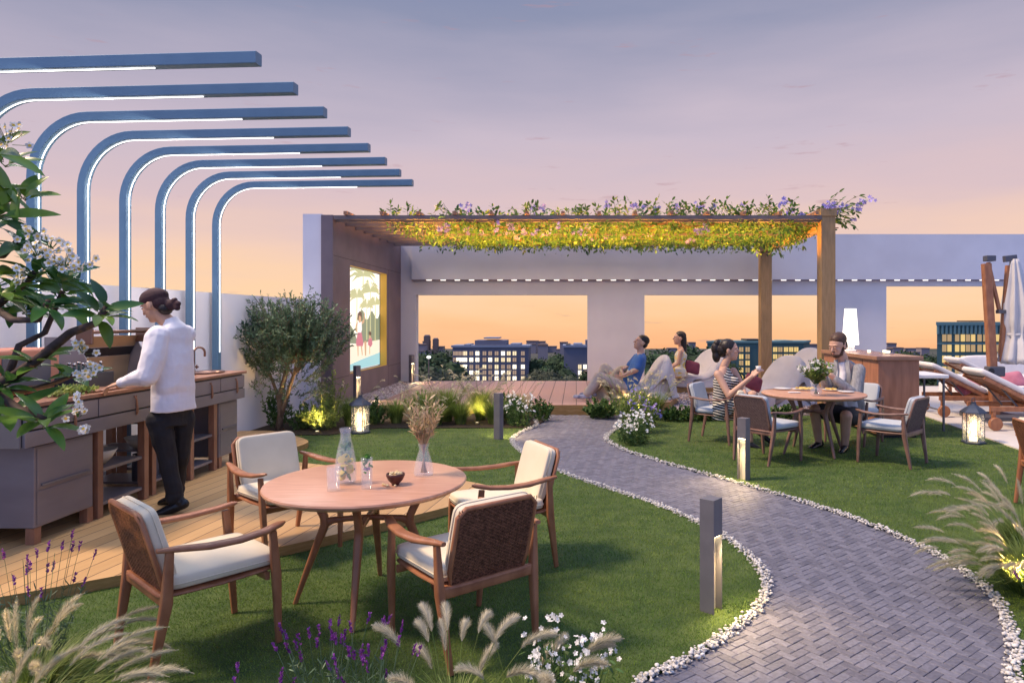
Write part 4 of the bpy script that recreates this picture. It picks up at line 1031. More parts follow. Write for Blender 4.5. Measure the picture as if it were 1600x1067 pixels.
for zz in (.17,.45): MB().bb(-4.28,-3.72,5.96,6.30,zz,zz+.02).build('shelf', M['counter'], gr, origin=go)
# things on and under the counters
def cbox(x0,x1,y0,y1,z0,z1,m,name,label,cat,bev=.004,**k):
    c = Vector(((x0+x1)/2,(y0+y1)/2,z0)); o = MB().bb(x0,x1,y0,y1,z0,z1).build(name, m, origin=c, bevel=bev); o.location = c; return tag(o, label, cat, **k)
pz_ = thing('pizza_oven', 'terracotta coloured box oven on the counter behind the flowering tree', 'oven', (-4.15,4.95,1.05))
MB().bb(-.17,.17,-.32,.32,.012,.34).build('oven_body', M['terracotta'], pz_, bevel=.02, seg=3)
MB().bb(.1705,.176,-.22,.22,.07,.28).build('door', M['dkgrey'], pz_, bevel=.01)
MB().bb(-.15,.15,-.3,.3,0,.0115).build('foot', M['black'], pz_)
ct = thing('bottle_crate', 'dark crate holding bottles on the counter left of the cook', 'crate', (-3.93,5.42,1.05))
mb = MB(); mb.bb(-.12,.12,-.21,.21,0,.012)
for x in (-.12,.108): mb.bb(x,x+.012,-.21,.21,.0125,.13)
for y in (-.21,.198): mb.bb(-.1075,.1075,y,y+.012,.0125,.13)
mb.bb(-.1075,.1075,-.005,.005,.0125,.12); mb.build('crate_body', M['crate'], ct, bevel=.002)
bt0 = None
for i, (x, y) in enumerate(((-.06,-.15),(.05,-.14),(-.05,-.06),(.055,-.05),(-.06,.06),(.05,.07),(-.05,.15),(.055,.15))):
    if bt0 is None:
        b = thing('bottle', '', 'bottle', group='dark bottles with pale caps standing in the crate')
        MB().lathe([(.001,0),(.030,0),(.031,.02),(.031,.09),(.022,.12),(.011,.145),(.010,.185)], n=14).build('glass_body', M['bottle'], b, smooth=True)
        MB().lathe([(.0115,.18),(.0125,.20),(.001,.202)], n=10).build('cap', M['steel'], b, smooth=True); bt0 = b
    else: b = copy_tree(bt0)
    b.location = (-3.93+x, 5.42+y, 1.064); b['label'] = 'dark bottle with a pale cap standing in the counter crate'
hb = thing('herb_bunch', 'heap of fresh green herbs beside the hand of the cook', 'herbs', (-3.72,5.05,1.05))
mb = MB()
for k in range(420):
    a = random.uniform(0,6.28); r_ = random.random()**.5; p = Vector((math.cos(a)*.09*r_, math.sin(a)*.22*r_, .01+.06*(1-r_)*random.random()+.01)); mb.leaf(p, rdir(.5), rdir(1), random.uniform(.025,.045), .018)
mb.build('leaves', M['grassleaf'], hb)
cb_ = thing('chopping_board', 'round edged wooden chopping board under the hands of the cook', 'board', (-3.74,5.33,1.05))
MB().sell((0,0,.010), (.11,.18,.009), e1=.5, e2=.4).build('board', M['counter_wood'], cb_, smooth=True)
def bowl(x, y, z, r, label, m=M['ceramic']):
    o = MB().lathe([(.001,.0),(r*.45,0),(r*.75,r*.3),(r,r*.75),(r*.96,r*.75),(r*.7,r*.32),(r*.4,.02),(.001,.018)], n=32, cap=False).build('bowl', m, smooth=True); o.location = (x,y,z); return tag(o, label, 'bowl')
bowl(-3.82,5.42,.456,.155,'large white bowl on the open shelf of the long counter')
bowl(-3.86,6.06,.471,.13,'white bowl on the grill shelf behind the legs of the cook')
bowl(-3.90,6.66,.456,.13,'white bowl on the upper shelf under the sink counter')
for i, (x, y, l) in enumerate(((-3.85,6.02,'dark metal canister on the low grill shelf, nearer the camera'),(-3.85,6.20,'dark metal canister on the low grill shelf, farther from the camera'))):
    k = thing('canister', l, 'canister', (x,y,.191)); MB().lathe([(.001,0),(.055,0),(.057,.01),(.057,.20),(.05,.215)], n=20).build('can_body', M['dkgrey'], k, smooth=True, autos=40); MB().lathe([(.052,.216),(.052,.235),(.02,.24),(.02,.255)], n=20).build('lid', M['steel'], k, smooth=True, autos=40)
k = thing('pot', 'blue enamel pot on the low shelf beneath the sink counter', 'pot', (-3.88,6.66,.196)); MB().lathe([(.001,0),(.10,0),(.11,.02),(.11,.14)], n=26).build('pot_body', M['bluesteel'], k, smooth=True, autos=40); MB().lathe([(.112,.141),(.105,.155),(.02,.17),(.02,.185)], n=26).build('lid', M['bluesteel'], k, smooth=True, autos=40)

# ------------------------------------------------------------ people
def basis(fwd, up=(0,0,1)):
    f = Vector(fwd).normalized(); u = Vector(up); l = u.cross(f).normalized(); u = f.cross(l).normalized(); return f, l, u
def head(mb, c, f, l, u, s=1.0):
    """skull, jaw, nose, ears, brow, lips; c is the middle of the head"""
    Rm = Matrix((f, l, u)).transposed()
    P = lambda a, b, d: Vector(c)+(f*a+l*b+u*d)*s
    mb.ell(P(-.008,0,.030), (.096*s,.076*s,.092*s), Rm); mb.ell(P(.022,0,-.035), (.066*s,.060*s,.078*s), Rm)
    mb.ell(P(.050,0,-.088), (.030*s,.034*s,.022*s), Rm)                         # chin
    mb.cap(P(.082,0,.022), P(.104,0,-.018), .010*s, .0135*s, 8)                  # nose
    mb.ell(P(.078,0,.034), (.016*s,.052*s,.010*s), Rm)                           # brow
    mb.ell(P(.080,0,-.046), (.012*s,.024*s,.008*s), Rm); mb.ell(P(.078,0,-.058), (.012*s,.021*s,.008*s), Rm)
    for g in (-1,1):
        mb.ell(P(-.008,.078*g,.0), (.020*s,.010*s,.032*s), Rm); mb.ell(P(.062,.034*g,-.012), (.022*s,.022*s,.020*s), Rm)
    return P, Rm
def face_parts(P, Rm, s, par, o, open_=True):
    for g in (-1,1):
        mb = MB(); mb.ell(P(.084,.030*g,.012), (.008*s,.014*s,.0065*s), Rm, 10); mb.build('eye', M['white'] if open_ else M['skin'], par, origin=o, smooth=True)
        mb = MB(); mb.ell(P(.090,.030*g,.010), (.004*s,.0065*s,.0055*s if open_ else .0018*s), Rm, 8); mb.build('pupil', M['black'], par, origin=o, smooth=True)
        mb = MB(); mb.ell(P(.087,.032*g,.032), (.004*s,.015*s,.0026*s), Rm, 8); mb.build('eyebrow', M['hair'], par, origin=o, smooth=True)
    mb = MB(); mb.ell(P(.090,0,-.050), (.004*s,.020*s,.006*s), Rm, 10); mb.build('lips', M['lips'], par, origin=o, smooth=True)
def hand(mb, w, d, pn, s=1.0, curl=.6, thumb=1):
    """w wrist, d towards the knuckles, pn palm normal"""
    d = Vector(d).normalized(); pn = Vector(pn); pn = (pn-d*pn.dot(d)).normalized(); sd_ = d.cross(pn).normalized()
    w = Vector(w)
    for k, off in enumerate((-.028,-.010,.009,.027)):
        mb.cap(w+sd_*off*.75*s+d*.01*s, w+d*.082*s+sd_*off*s, .0125*s, .0108*s, 8)
        L = (.034,.040,.037,.028)[k]*s; q = w+d*.082*s+sd_*off*s; dd = d.copy(); r0 = .0092*s
        for j in range(3):
            ang = curl*(.55+.25*j); dd = (dd*math.cos(ang)+pn*math.sin(ang)).normalized(); q2 = q+dd*L*(1,.72,.55)[j]
            mb.cap(q, q2, r0, r0*.9, 8); q = q2; r0 *= .92
    t0 = w+sd_*(-.026)*thumb*s+d*.022*s; t1 = t0+(d*.55+sd_*(-.75)*thumb+pn*.35).normalized()*.036*s; t2 = t1+(d*.75+pn*.6).normalized()*.030*s
    mb.cap(t0, t1, .0125*s, .0105*s, 8); mb.cap(t1, t2, .0105*s, .0085*s, 8)
def rings(mb, lst, n=20):
    """lst of (centre, lateral, half width, half depth)"""
    pts = [Vector(a[0]) for a in lst]; V = []
    prof = [(math.cos(2*math.pi*k/n), math.sin(2*math.pi*k/n)) for k in range(n)]
    for i, (c, lat, hw, hd) in enumerate(lst):
        t_ = (pts[min(i+1,len(pts)-1)]-pts[max(i-1,0)]).normalized(); lat = Vector(lat); lat = (lat-t_*lat.dot(t_)).normalized(); b = t_.cross(lat)
        for x, y in prof: V.append(tuple(pts[i]+lat*x*hw+b*y*hd))
    m = len(lst); F = [(i*n+k, i*n+(k+1)%n, (i+1)*n+(k+1)%n, (i+1)*n+k) for i in range(m-1) for k in range(n)]
    F += [tuple(range(n-1,-1,-1)), tuple((m-1)*n+k for k in range(n))]
    mb.add(V, F)
def limb(mb, pts, rs, n=12):
    for a, b, r0, r1 in zip(pts[:-1], pts[1:], rs[:-1], rs[1:]): mb.cap(a, b, r0, r1, n)
def shoe(par, ank, toe, o, m, sole=None, s=1.0, gz=None):
    ank = Vector(ank); toe = Vector(toe); d = (toe-ank); L = d.length; d.normalize(); mb = MB()
    hl = ank-d*.045*s
    up = Vector((0,0,1)); 
    mb.cap(hl+up*(-.035*s), hl+d*.06*s-up*.035*s, .036*s, .038*s); mb.cap(hl+d*.05*s-up*.035*s, toe-up*.045*s, .040*s, .030*s); mb.cap(ank+up*.03*s, hl-up*.02*s+d*.02*s, .036*s, .038*s)
    o_ = flesh(mb, 'shoe', m, par, o, .006, 3); return o_

# --- cook
o = Vector((-3.18,5.42,DZ)); pc = thing('person', 'person in white shirt and dark head wrap cooking at the counter, back to the camera', 'person', o)
f, l, u = basis((-.86,.50,0))       # chest direction
nk = W(270,507,5.40); ch = W(268,545,5.40); ws = W(270,600,5.40); pv = W(268,650,5.42)
shR = W(293,528,5.30); shL = W(247,528,5.50)
shR = ch+Vector((0,0,.10))-l*.175+f*.0; shL = ch+Vector((0,0,.10))+l*.175
# camera sees the back: which shoulder is nearer?
elL = W(232,588,5.36); haL = W(186,600,5.24)
near, far = (shL, shR) if shL.y < shR.y else (shR, shL)
near = W(247,527,5.26); far = W(288,524,5.52); lat = (far-near).normalized(); l = lat
el = W(229,585,5.16); ha = W(188,599,5.17); el2 = W(236,580,5.72); ha2 = W(196,596,5.52)
kn1 = W(262,715,5.36); an1 = W(272,779,5.36); kn2 = W(282,712,5.52); an2 = W(276,768,5.60)
hip1 = pv+Vector((-.05,-.08,.0)); hip2 = pv+Vector((.04,.08,0))
hc = W(243,479,5.38); hf, hl, hu = basis((-.93,.12,-.36), (-.3,.05,1))
mb = MB(); P, Rm = head(mb, hc, hf, hl, hu, 1.04)
mb.cap(nk+Vector((.0,0,-.02)), hc+Vector((.02,0,-.05)), .062, .055)
rings(mb, [(pv, lat, .11,.08),(ws, lat, .12,.08),(ch, lat, .15,.09),(ch+Vector((0,0,.09)), lat, .16,.08),(nk+Vector((0,0,-.03)), lat, .07,.06)])
limb(mb, [near, el, ha], [.052,.042,.027]); limb(mb, [far, el2, ha2], [.052,.042,.027]); limb(mb, [hip1, kn1, an1], [.060,.050,.040]); limb(mb, [hip2, kn2, an2], [.060,.050,.040])
hand(mb, ha, (-.9,-.05,-.25), (.1,.2,-1), 1.0, .75, 1); hand(mb, ha2, (-.8,-.3,-.25), (.1,-.2,-1), 1.0, .75, -1)
flesh(mb, 'body', M['skin2'], pc, o, .006, 3)
face_parts(P, Rm, 1.04, pc, o, False)
mb = MB(); rings(mb, [(W(271,641,5.42), lat, .190,.135),(W(271,610,5.42), lat, .180,.13),(ws, lat, .170,.125),(W(270,570,5.40), lat, .172,.13),(ch, lat, .182,.125),(W(270,525,5.40), lat, .174,.108),(W(271,514,5.40), lat, .14,.09),(W(268,506,5.40), lat, .070,.066),(W(264,499,5.40), lat, .064,.062)], 28)
ex = Vector((0,0,.004))
limb(mb, [near+ex, near.lerp(el,.5)+Vector((.01,0,-.01)), el+Vector((.0,0,-.02)), el.lerp(ha,.5), ha.lerp(el,.12)], [.088,.088,.078,.056,.040]); limb(mb, [far, el2, ha2.lerp(el2,.12)], [.085,.070,.045])
so_ = flesh(mb, 'shirt', M['shirt'], pc, o, .007, 4)
mb = MB(); mb.cap(ha.lerp(el,.17), ha.lerp(el,.07), .040,.041); flesh(mb, 'cuff', M['shirt'], pc, o, .005, 1)
mb = MB(); rings(mb, [(pv+Vector((0,0,-.07)), lat, .145,.108),(W(269,635,5.42), lat, .142,.105)], 24)
limb(mb, [hip1+Vector((0,0,-.02)), kn1, W(272,768,5.36)], [.092,.070,.058]); limb(mb, [hip2+Vector((0,0,-.02)), kn2, W(277,757,5.60)], [.090,.068,.056])
for q, w_ in ((W(272,774,5.36), .060), (W(277,762,5.60), .057)): mb.cap(q, q+Vector((0,0,-.015)), w_, w_)
flesh(mb, 'trousers', M['trousers'], pc, o, .008, 3)
shoe(pc, W(277,783,5.36), W(248,793,5.33), o, M['shoe'], s=1.1); shoe(pc, W(270,772,5.60), W(252,777,5.62), o, M['shoe'], s=1.0)
mb = MB(); mb.ell(P(-.018,0,.064), (.112,.090,.080), Rm, 20); mb.ell(P(-.055,0,.01), (.07,.078,.075), Rm, 18); mb.ell(P(-.125,0,-.035), (.05,.045,.05), Rm)
for a, b in ((-.17,-.015),(-.185,-.05),(-.17,-.075)): mb.cap(P(-.13,0,-.04), P(a,.01,b), .022,.026)
cut = flesh(mb, 'headwrap', M['headwrap'], pc, o, .006, 2)
mb = MB(); mb.ell(P(-.07,0,-.045), (.045,.066,.05), Rm); mb.ell(P(-.02,-.07,.0), (.02,.012,.03), Rm); flesh(mb, 'hair', M['hair'], pc, o, .006, 1)

# --- woman in a striped dress
stripes = mat('stripes', (.8,.78,.72), rough=.85); t_ = stripes.node_tree; b_ = t_.nodes['Principled BSDF']; tc_ = N(t_,'ShaderNodeTexCoord'); sp_ = N(t_,'ShaderNodeSeparateXYZ'); t_.links.new(tc_.outputs['Object'], sp_.inputs[0])
nz_ = N(t_,'ShaderNodeTexNoise'); nz_.inputs['Scale'].default_value = 6; t_.links.new(tc_.outputs['Object'], nz_.inputs['Vector'])
ml_ = N(t_,'ShaderNodeMath', operation='MULTIPLY_ADD'); ml_.inputs[1].default_value = 0.03; t_.links.new(nz_.outputs['Fac'], ml_.inputs[0]); 
ad_ = N(t_,'ShaderNodeMath', operation='MULTIPLY_ADD'); ad_.inputs[1].default_value = .22; t_.links.new(sp_.outputs['X'], ad_.inputs[0]); t_.links.new(sp_.outputs['Z'], ad_.inputs[2]); t_.links.new(ad_.outputs[0], ml_.inputs[2])
dv_ = N(t_,'ShaderNodeMath', operation='MULTIPLY'); dv_.inputs[1].default_value = 30; t_.links.new(ml_.outputs[0], dv_.inputs[0])
fr_ = N(t_,'ShaderNodeMath', operation='FRACT'); t_.links.new(dv_.outputs[0], fr_.inputs[0]); gt_ = N(t_,'ShaderNodeMath', operation='GREATER_THAN'); gt_.inputs[1].default_value = .42; t_.links.new(fr_.outputs[0], gt_.inputs[0])
mx_ = N(t_,'ShaderNodeMix', data_type='RGBA'); mx_.inputs[6].default_value = (.80,.76,.66,1); mx_.inputs[7].default_value = (.02,.02,.03,1); t_.links.new(gt_.outputs[0], mx_.inputs[0]); t_.links.new(mx_.outputs[2], b_.inputs['Base Color'])
o = Vector((1.9,8.9,.03)); pw_ = thing('person', 'woman with dark ponytail in a striped sleeveless dress seated at the far table', 'person', o)
D0 = 8.85
hc = W(1140,548,D0); hf, hl, hu = basis((.90,-.28,.06)); nk = W(1131,571,D0); ch = W(1132,595,D0); ws = W(1130,620,D0); pv = W(1132,642,D0+.02); lat = Vector((.35,.94,0)).normalized()
lat = Vector((.62,.78,0)).normalized()
shn = W(1122,585,D0-.09); shf = W(1146,580,D0+.1)
eln = W(1139,618,D0-.22); han = W(1168,597,D0-.30); elf = W(1162,612,D0+.02); haf = W(1160,612,D0-.25)
hip1 = W(1126,641,D0-.08); hip2 = W(1140,641,D0+.10); kn1 = W(1166,624,D0-.28); kn2 = W(1176,618,D0-.10); an1 = W(1172,688,D0-.35); an2 = W(1190,672,D0-.1)
elf = W(1160,604,D0+.05); haf = W(1164,617,D0-.2)
han = W(1175,588,D0-.3)
mb = MB(); P, Rm = head(mb, hc, hf, hl, hu, 1.16)
mb.cap(nk+Vector((0,0,-.01)), hc+Vector((-.01,0,-.07)), .052,.050)
rings(mb, [(pv, lat, .17,.13),(ws, lat, .125,.095),(ch, lat, .15,.105),(ch+Vector((0,0,.09)), lat, .165,.075),(nk+Vector((0,0,-.02)), lat, .07,.055)])
limb(mb, [shn, eln, han], [.056,.043,.027]); limb(mb, [shf, elf, haf], [.052,.040,.027])
limb(mb, [hip1, kn1, an1], [.10,.068,.040]); limb(mb, [hip2, kn2, an2], [.10,.068,.040])
hand(mb, han, (.6,-.1,.65), (.5,.5,-.4), 1.1, .8, -1); hand(mb, haf, (.7,-.3,-.3), (0,0,-1), 1.1, .5, 1)
flesh(mb, 'body', M['skin'], pw_, o, .007, 3); face_parts(P, Rm, 1.16, pw_, o)
mb = MB(); rings(mb, [(pv+Vector((0,0,-.10)), lat, .20,.17),(pv, lat, .195,.155),(ws, lat, .158,.12),(ch, lat, .185,.132),(ch+Vector((0,0,.06)), lat, .17,.10),(ch+Vector((.0,0,.13)), lat, .10,.075),(nk+Vector((0,0,-.015)), lat, .062,.06)], 26)
mb.ell(ch+Vector((.10,-.06,.0)), (.065,.065,.065)); mb.ell(ch+Vector((.13,.05,.0)), (.065,.065,.065))
limb(mb, [hip1, hip1.lerp(kn1,.62)], [.122,.092]); limb(mb, [hip2, hip2.lerp(kn2,.62)], [.122,.092])
flesh(mb, 'dress', stripes, pw_, o, .008, 3)
mb = MB(); mb.ell(P(-.020,0,.045), (.112,.098,.108), Rm, 20); mb.ell(P(-.075,0,.01), (.07,.085,.095), Rm, 16); mb.ell(P(-.15,0,.03), (.062,.06,.09), Rm); mb.ell(P(-.15,0,-.05), (.055,.055,.09), Rm); mb.ell(P(-.13,0,.09), (.05,.05,.05), Rm)
flesh(mb, 'hair', M['hair'], pw_, o, .007, 2)
# bring the face through the hair: the hair shell is shifted back, the fringe stays off the face
shoe(pw_, W(1172,690,D0-.35), W(1188,697,D0-.42), o, M['shoe'], s=1.0); shoe(pw_, W(1190,674,D0-.1), W(1203,684,D0-.15), o, M['shoe'], s=1.0)
cu = thing('cup', 'small white cup held up by the seated woman', 'cup', W(1185,577,D0-.32)+Vector((0,0,-.02)))
MB().lathe([(.001,0),(.022,0),(.034,.06),(.031,.06),(.02,.006),(.001,.006)], n=20, cap=False).build('cup_body', M['plate'], cu, smooth=True)
bgm = MB().sell(W(1157,622,D0-.36), (.05,.03,.10), e1=.7, e2=.6).build('handbag', M['cream'], smooth=True); tag(bgm, 'cream clutch bag resting on the lap of the woman in stripes', 'bag')

# --- bearded man at the far table
o = Vector((3.5,8.7,.03)); pm = thing('person', 'bearded man in a grey blazer and shorts seated at the far table', 'person', o)
D0 = 8.65
hc = W(1309,541,D0-.03); hf, hl, hu = basis((-.75,-.50,-.26), (-.15,-.1,1)); nk = W(1317,562,D0); ch = W(1320,592,D0+.02); ws = W(1322,622,D0+.04); pv = W(1326,648,D0+.08)
lat = Vector((.82,-.57,0)).normalized()
shL_ = W(1299,577,D0+.10); shR_ = W(1341,579,D0-.10)
elL_ = W(1292,612,D0+.02); haL_ = W(1287,586,D0-.16); elR_ = W(1336,618,D0-.24); haR_ = W(1298,586,D0-.28)
hip1 = W(1318,648,D0-.02); hip2 = W(1334,650,D0-.12); kn1 = W(1273,640,D0-.15); kn2 = W(1322,650,D0-.42); an1 = W(1279,689,D0-.1); an2 = W(1320,694,D0-.38)
mb = MB(); P, Rm = head(mb, hc, hf, hl, hu, 1.22)
mb.cap(nk, hc+Vector((.02,.01,-.06)), .070,.066)
rings(mb, [(pv, lat, .17,.12),(ws, lat, .16,.12),(ch, lat, .19,.12),(ch+Vector((0,0,.12)), lat, .20,.09),(nk+Vector((0,0,-.02)), lat, .08,.06)])
limb(mb, [shL_, elL_, haL_], [.065,.052,.033]); limb(mb, [shR_, elR_, haR_], [.065,.052,.033]); limb(mb, [hip1, kn1, an1], [.10,.072,.045]); limb(mb, [hip2, kn2, an2], [.10,.072,.045])
hand(mb, haL_, (.1,-.2,.5), (.8,-.2,0), 1.15, .7, -1); hand(mb, haR_, (-.7,.1,.35), (.1,.3,-.6), 1.15, .7, 1)
flesh(mb, 'body', M['skin'], pm, o, .007, 3); face_parts(P, Rm, 1.22, pm, o, False)
mb = MB(); mb.ell(P(-.026,0,.066), (.122,.098,.094), Rm, 20); mb.ell(P(-.062,0,.0), (.062,.086,.080), Rm, 16); flesh(mb, 'hair', M['hair_brown'], pm, o, .006, 2)
mb = MB(); mb.ell(P(.045,0,-.082), (.052,.056,.038), Rm); 
for g in (-1,1): mb.cap(P(.002,.066*g,-.01), P(.035,.048*g,-.072), .017,.026); mb.cap(P(-.004,.074*g,.035), P(.006,.068*g,-.02), .014,.015)
mb.ell(P(.080,0,-.036), (.016,.030,.008), Rm); flesh(mb, 'beard', M['beard'], pm, o, .006, 1)
mb = MB(); rings(mb, [(pv, lat, .185,.128),(ws, lat, .17,.125),(ch, lat, .185,.125),(ch+Vector((0,0,.12)), lat, .16,.10),(nk+Vector((0,0,-.035)), lat, .085,.07)], 24); flesh(mb, 'tee', M['shirt'], pm, o, .008, 2)
mb = MB()
bk = -hf*.0; back = Vector((.5,.6,0)).normalized()
rings(mb, [(pv+back*.03+Vector((0,0,-.10)), lat, .225,.14),(pv+back*.03, lat, .215,.14),(ws+back*.03, lat, .20,.135),(ch+back*.03, lat, .222,.135),(ch+back*.02+Vector((0,0,.11)), lat, .215,.105),(nk+back*.015+Vector((0,0,-.02)), lat, .10,.07)], 26)
limb(mb, [shL_, elL_, haL_.lerp(elL_,.2)], [.086,.072,.052]); limb(mb, [shR_, elR_, haR_.lerp(elR_,.2)], [.088,.075,.052])
bz = flesh(mb, 'blazer', M['blazer'], pm, o, .009, 3)
# open the front of the blazer: a wedge of the shirt shows
fd = Vector((lat.y,-lat.x,0)); fd = fd if fd.y < 0 else -fd
mb = MB(); fr0 = ch+fd*.105
V = [nk+fd*.085+Vector((0,0,-.03))-lat*.05, nk+fd*.085+Vector((0,0,-.03))+lat*.05, ws+fd*.16+lat*.035, pv+fd*.165+lat*.05+Vector((0,0,.03)), pv+fd*.165-lat*.05+Vector((0,0,.03)), ws+fd*.16-lat*.035, ch+fd*.165-lat*.055, ch+fd*.165+lat*.055]
rings(mb, [(pv+fd*.075+Vector((0,0,.02)), lat, .052,.088),(ws+fd*.068, lat, .048,.092),(ch+fd*.072, lat, .062,.092),(ch+fd*.045+Vector((0,0,.10)), lat, .066,.082),(nk+fd*.02+Vector((0,0,-.025)), lat, .066,.065)], 18); flesh(mb, 'shirt_front', M['shirt'], pm, o, .008, 2)
for g in (-1,1):
    mb = MB(); mb.sweep([nk+fd*.075+lat*g*.065+Vector((0,0,.0)), ch+fd*.165+lat*g*.088+Vector((0,0,.05)), ws+fd*.165+lat*g*.062+Vector((0,0,.02))], rrect(.024,.006,.003), up=tuple(fd)); mb.build('lapel', M['blazer'], pm, origin=o, smooth=True)
mb = MB(); rings(mb, [(pv+Vector((0,0,-.08)), lat, .19,.15),(pv+Vector((0,0,.02)), lat, .18,.14)]); limb(mb, [hip1, hip1.lerp(kn1,.8)], [.122,.098]); limb(mb, [hip2, hip2.lerp(kn2,.8)], [.122,.098]); flesh(mb, 'shorts', M['shorts'], pm, o, .009, 2)
shoe(pm, an1, an1+Vector((-.14,-.12,-.02)), o, M['shoe'], s=1.15); shoe(pm, an2, an2+Vector((-.10,-.14,-.02)), o, M['shoe'], s=1.15)

# --- bean bags
def beanbag(label, loc, deg, sc=(1,1,1), m='beanbag'):
    """faces +x: low seat in front, high back behind"""
    prof = [(.60,.0),(.66,.12),(.62,.26),(.45,.32),(.22,.31),(.02,.36),(-.14,.56),(-.30,.80),(-.42,.92),(-.52,.90),(-.60,.66),(-.66,.36),(-.70,.12),(-.66,.0)]
    pr = smooth_poly(prof, 4, closed=True); cx, cz = -.1,.32; n = len(pr); V = []; ks = 28
    for i in range(ks+1):
        s_ = math.sin(math.pi/2*(-1+2*i/ks)); k = max(1-abs(s_)**2.7, 0)**.5
        for (x, z) in pr:
            kk = .25+.75*k if k > 0 else .25
            zz = z*(.88+.12*k) if z > .3 else z*(.9+.1*k)
            X = cx+(x-cx)*(.86+.14*k); 
            sh = .66+.34*k; X = cx+(X-cx)*sh; zz = (.16+(zz-.16)*(.45+.55*k)) if zz > .16 else zz
            nzv = noise.noise(Vector((x*3+loc[0], s_*2, z*3)))*.014
            V.append((X+nzv, s_*.53+nzv*.5, max(zz+nzv*(.5 if z > .05 else 0), 0)))
    F = [(i*n+j, i*n+(j+1)%n, (i+1)*n+(j+1)%n, (i+1)*n+j) for i in range(ks) for j in range(n)]+[tuple(range(n)), tuple(ks*n+j for j in range(n-1,-1,-1))]
    t = thing('bean_bag', label, 'bean bag', loc, R(deg)); mb = MB(); mb.add(V, F)
    b = mb.build('cover', M[m], t, smooth=True); t.scale = sc
    b.modifiers.new('s','SUBSURF').levels = 1; b.modifiers['s'].render_levels = 1
    P = [V[(ks//2)*n+j] for j in range(n)]
    for sg in (7, ks-7):
        mb = MB(); mb.tube([Vector(V[sg*n+j])*1.001 for j in range(2, n-6)], .0035, n=5); mb.build('seam', M[m], t, smooth=True)
    return t
beanbag('pale bean bag supporting the reclining man in the blue shirt', (1.30,12.75,SZ), 186, (.80,.95,.84))
beanbag('wrinkled beige bean bag under the legs of the reclining man', (.62,12.9,SZ), 150, (.62,.85,.62), 'beanbag_beige')
beanbag('wide pale bean bag with a maroon pillow, where the long haired woman sits', (2.62,15.0,SZ), 200, (1.05,1.0,.86))
beanbag('pale bean bag with a maroon pillow behind the woman in stripes', (3.60,12.6,.055), 202, (.98,1.0,.95))
beanbag('pale bean bag at the foot of the rear pergola post, half hidden by another', (4.45,13.9,.055), 200, (.9,1.0,1.05))
def pillow(loc, rot, label, m='maroon', s=.2):
    o = MB().sell((0,0,0), (s,s*.8,.07), e1=.9, e2=.35, nu=28, nv=12).build('pillow', M[m], smooth=True); o.location = loc; o.rotation_euler = rot; return tag(o, label, 'pillow')
pillow(W(1082,574,14.35), (R(75),R(15),R(20)), 'maroon pillow behind the long haired woman on the wide bean bag', s=.17)
pillow(W(1177,598,11.95), (R(75),R(25),R(15)), 'maroon pillow on the bean bag just right of the woman in stripes', s=.17)
# reclining man
o = Vector((.9,12.7,SZ)); pr_ = thing('person', 'man in a blue shirt reclining on a bean bag with arms crossed', 'person', o)
D0 = 12.45
hc = W(1001,536,D0); hf, hl, hu = basis((-.88,-.22,.34), (.35,0,1)); nk = W(1001,551,D0); ch = W(997,570,D0); ws = W(988,590,D0); pv = W(978,606,D0); lat = Vector((.1,1,0)).normalized()
shn = W(1001,560,D0-.2); shf = W(994,560,D0+.2)
mb = MB(); P, Rm = head(mb, hc, hf, hl, hu, 1.2); mb.cap(nk, hc+Vector((0,0,-.05)), .066,.06)
rings(mb, [(pv, lat, .17,.12),(ws, lat, .16,.12),(ch, lat, .19,.12),(nk+Vector((0,0,-.06)), lat, .19,.09),(nk, lat, .07,.06)])
e1_ = W(975,585,D0-.28); h1_ = W(970,578,D0+.1); e2_ = W(974,580,D0+.25); h2_ = W(973,583,D0-.12)
limb(mb, [shn, W(994,578,D0-.28), W(974,587,D0-.22), ], [.06,.05,.034]); limb(mb, [shf, W(982,574,D0+.25), W(971,579,D0)], [.06,.05,.034])
hand(mb, W(974,587,D0-.22), (-.5,.8,.2), (.8,0,-.2), 1.15, .5, 1); hand(mb, W(971,579,D0), (-.2,-.9,0), (.8,0,-.2), 1.15, .5, -1)
k1 = W(936,588,D0-.15); a1 = W(917,616,D0-.3); k2 = W(945,575,D0+.12); a2 = W(925,613,D0+.0)
limb(mb, [pv, k1, a1], [.1,.07,.045]); limb(mb, [pv, k2, a2], [.1,.07,.045])
flesh(mb, 'body', M['skin'], pr_, o, .008, 3); face_parts(P, Rm, 1.2, pr_, o, False)
mb = MB(); rings(mb, [(pv+Vector((.02,0,-.02)), lat, .195,.145),(ws, lat, .18,.14),(ch, lat, .205,.14),(nk+Vector((0,0,-.07)), lat, .20,.105),(nk+Vector((0,0,-.01)), lat, .085,.075)], 22)
limb(mb, [shn, shn.lerp(W(994,578,D0-.28),.75)], [.085,.075]); limb(mb, [shf, shf.lerp(W(982,574,D0+.25),.75)], [.085,.075]); flesh(mb, 'tee', M['blue_tee'], pr_, o, .009, 2)
mb = MB(); rings(mb, [(pv+Vector((.04,0,-.06)), lat, .19,.15),(pv+Vector((-.03,0,.02)), lat, .18,.13)]); limb(mb, [pv+Vector((0,-.08,0)), k1, a1], [.115,.088,.066]); limb(mb, [pv+Vector((0,.08,0)), k2, a2], [.115,.088,.066]); flesh(mb, 'trousers', M['khaki'], pr_, o, .009, 2)
mb = MB(); mb.ell(P(-.026,0,.060), (.120,.096,.094), Rm, 18); mb.ell(P(-.06,0,.0), (.066,.086,.08), Rm, 16); flesh(mb, 'hair', M['hair'], pr_, o, .007, 2)
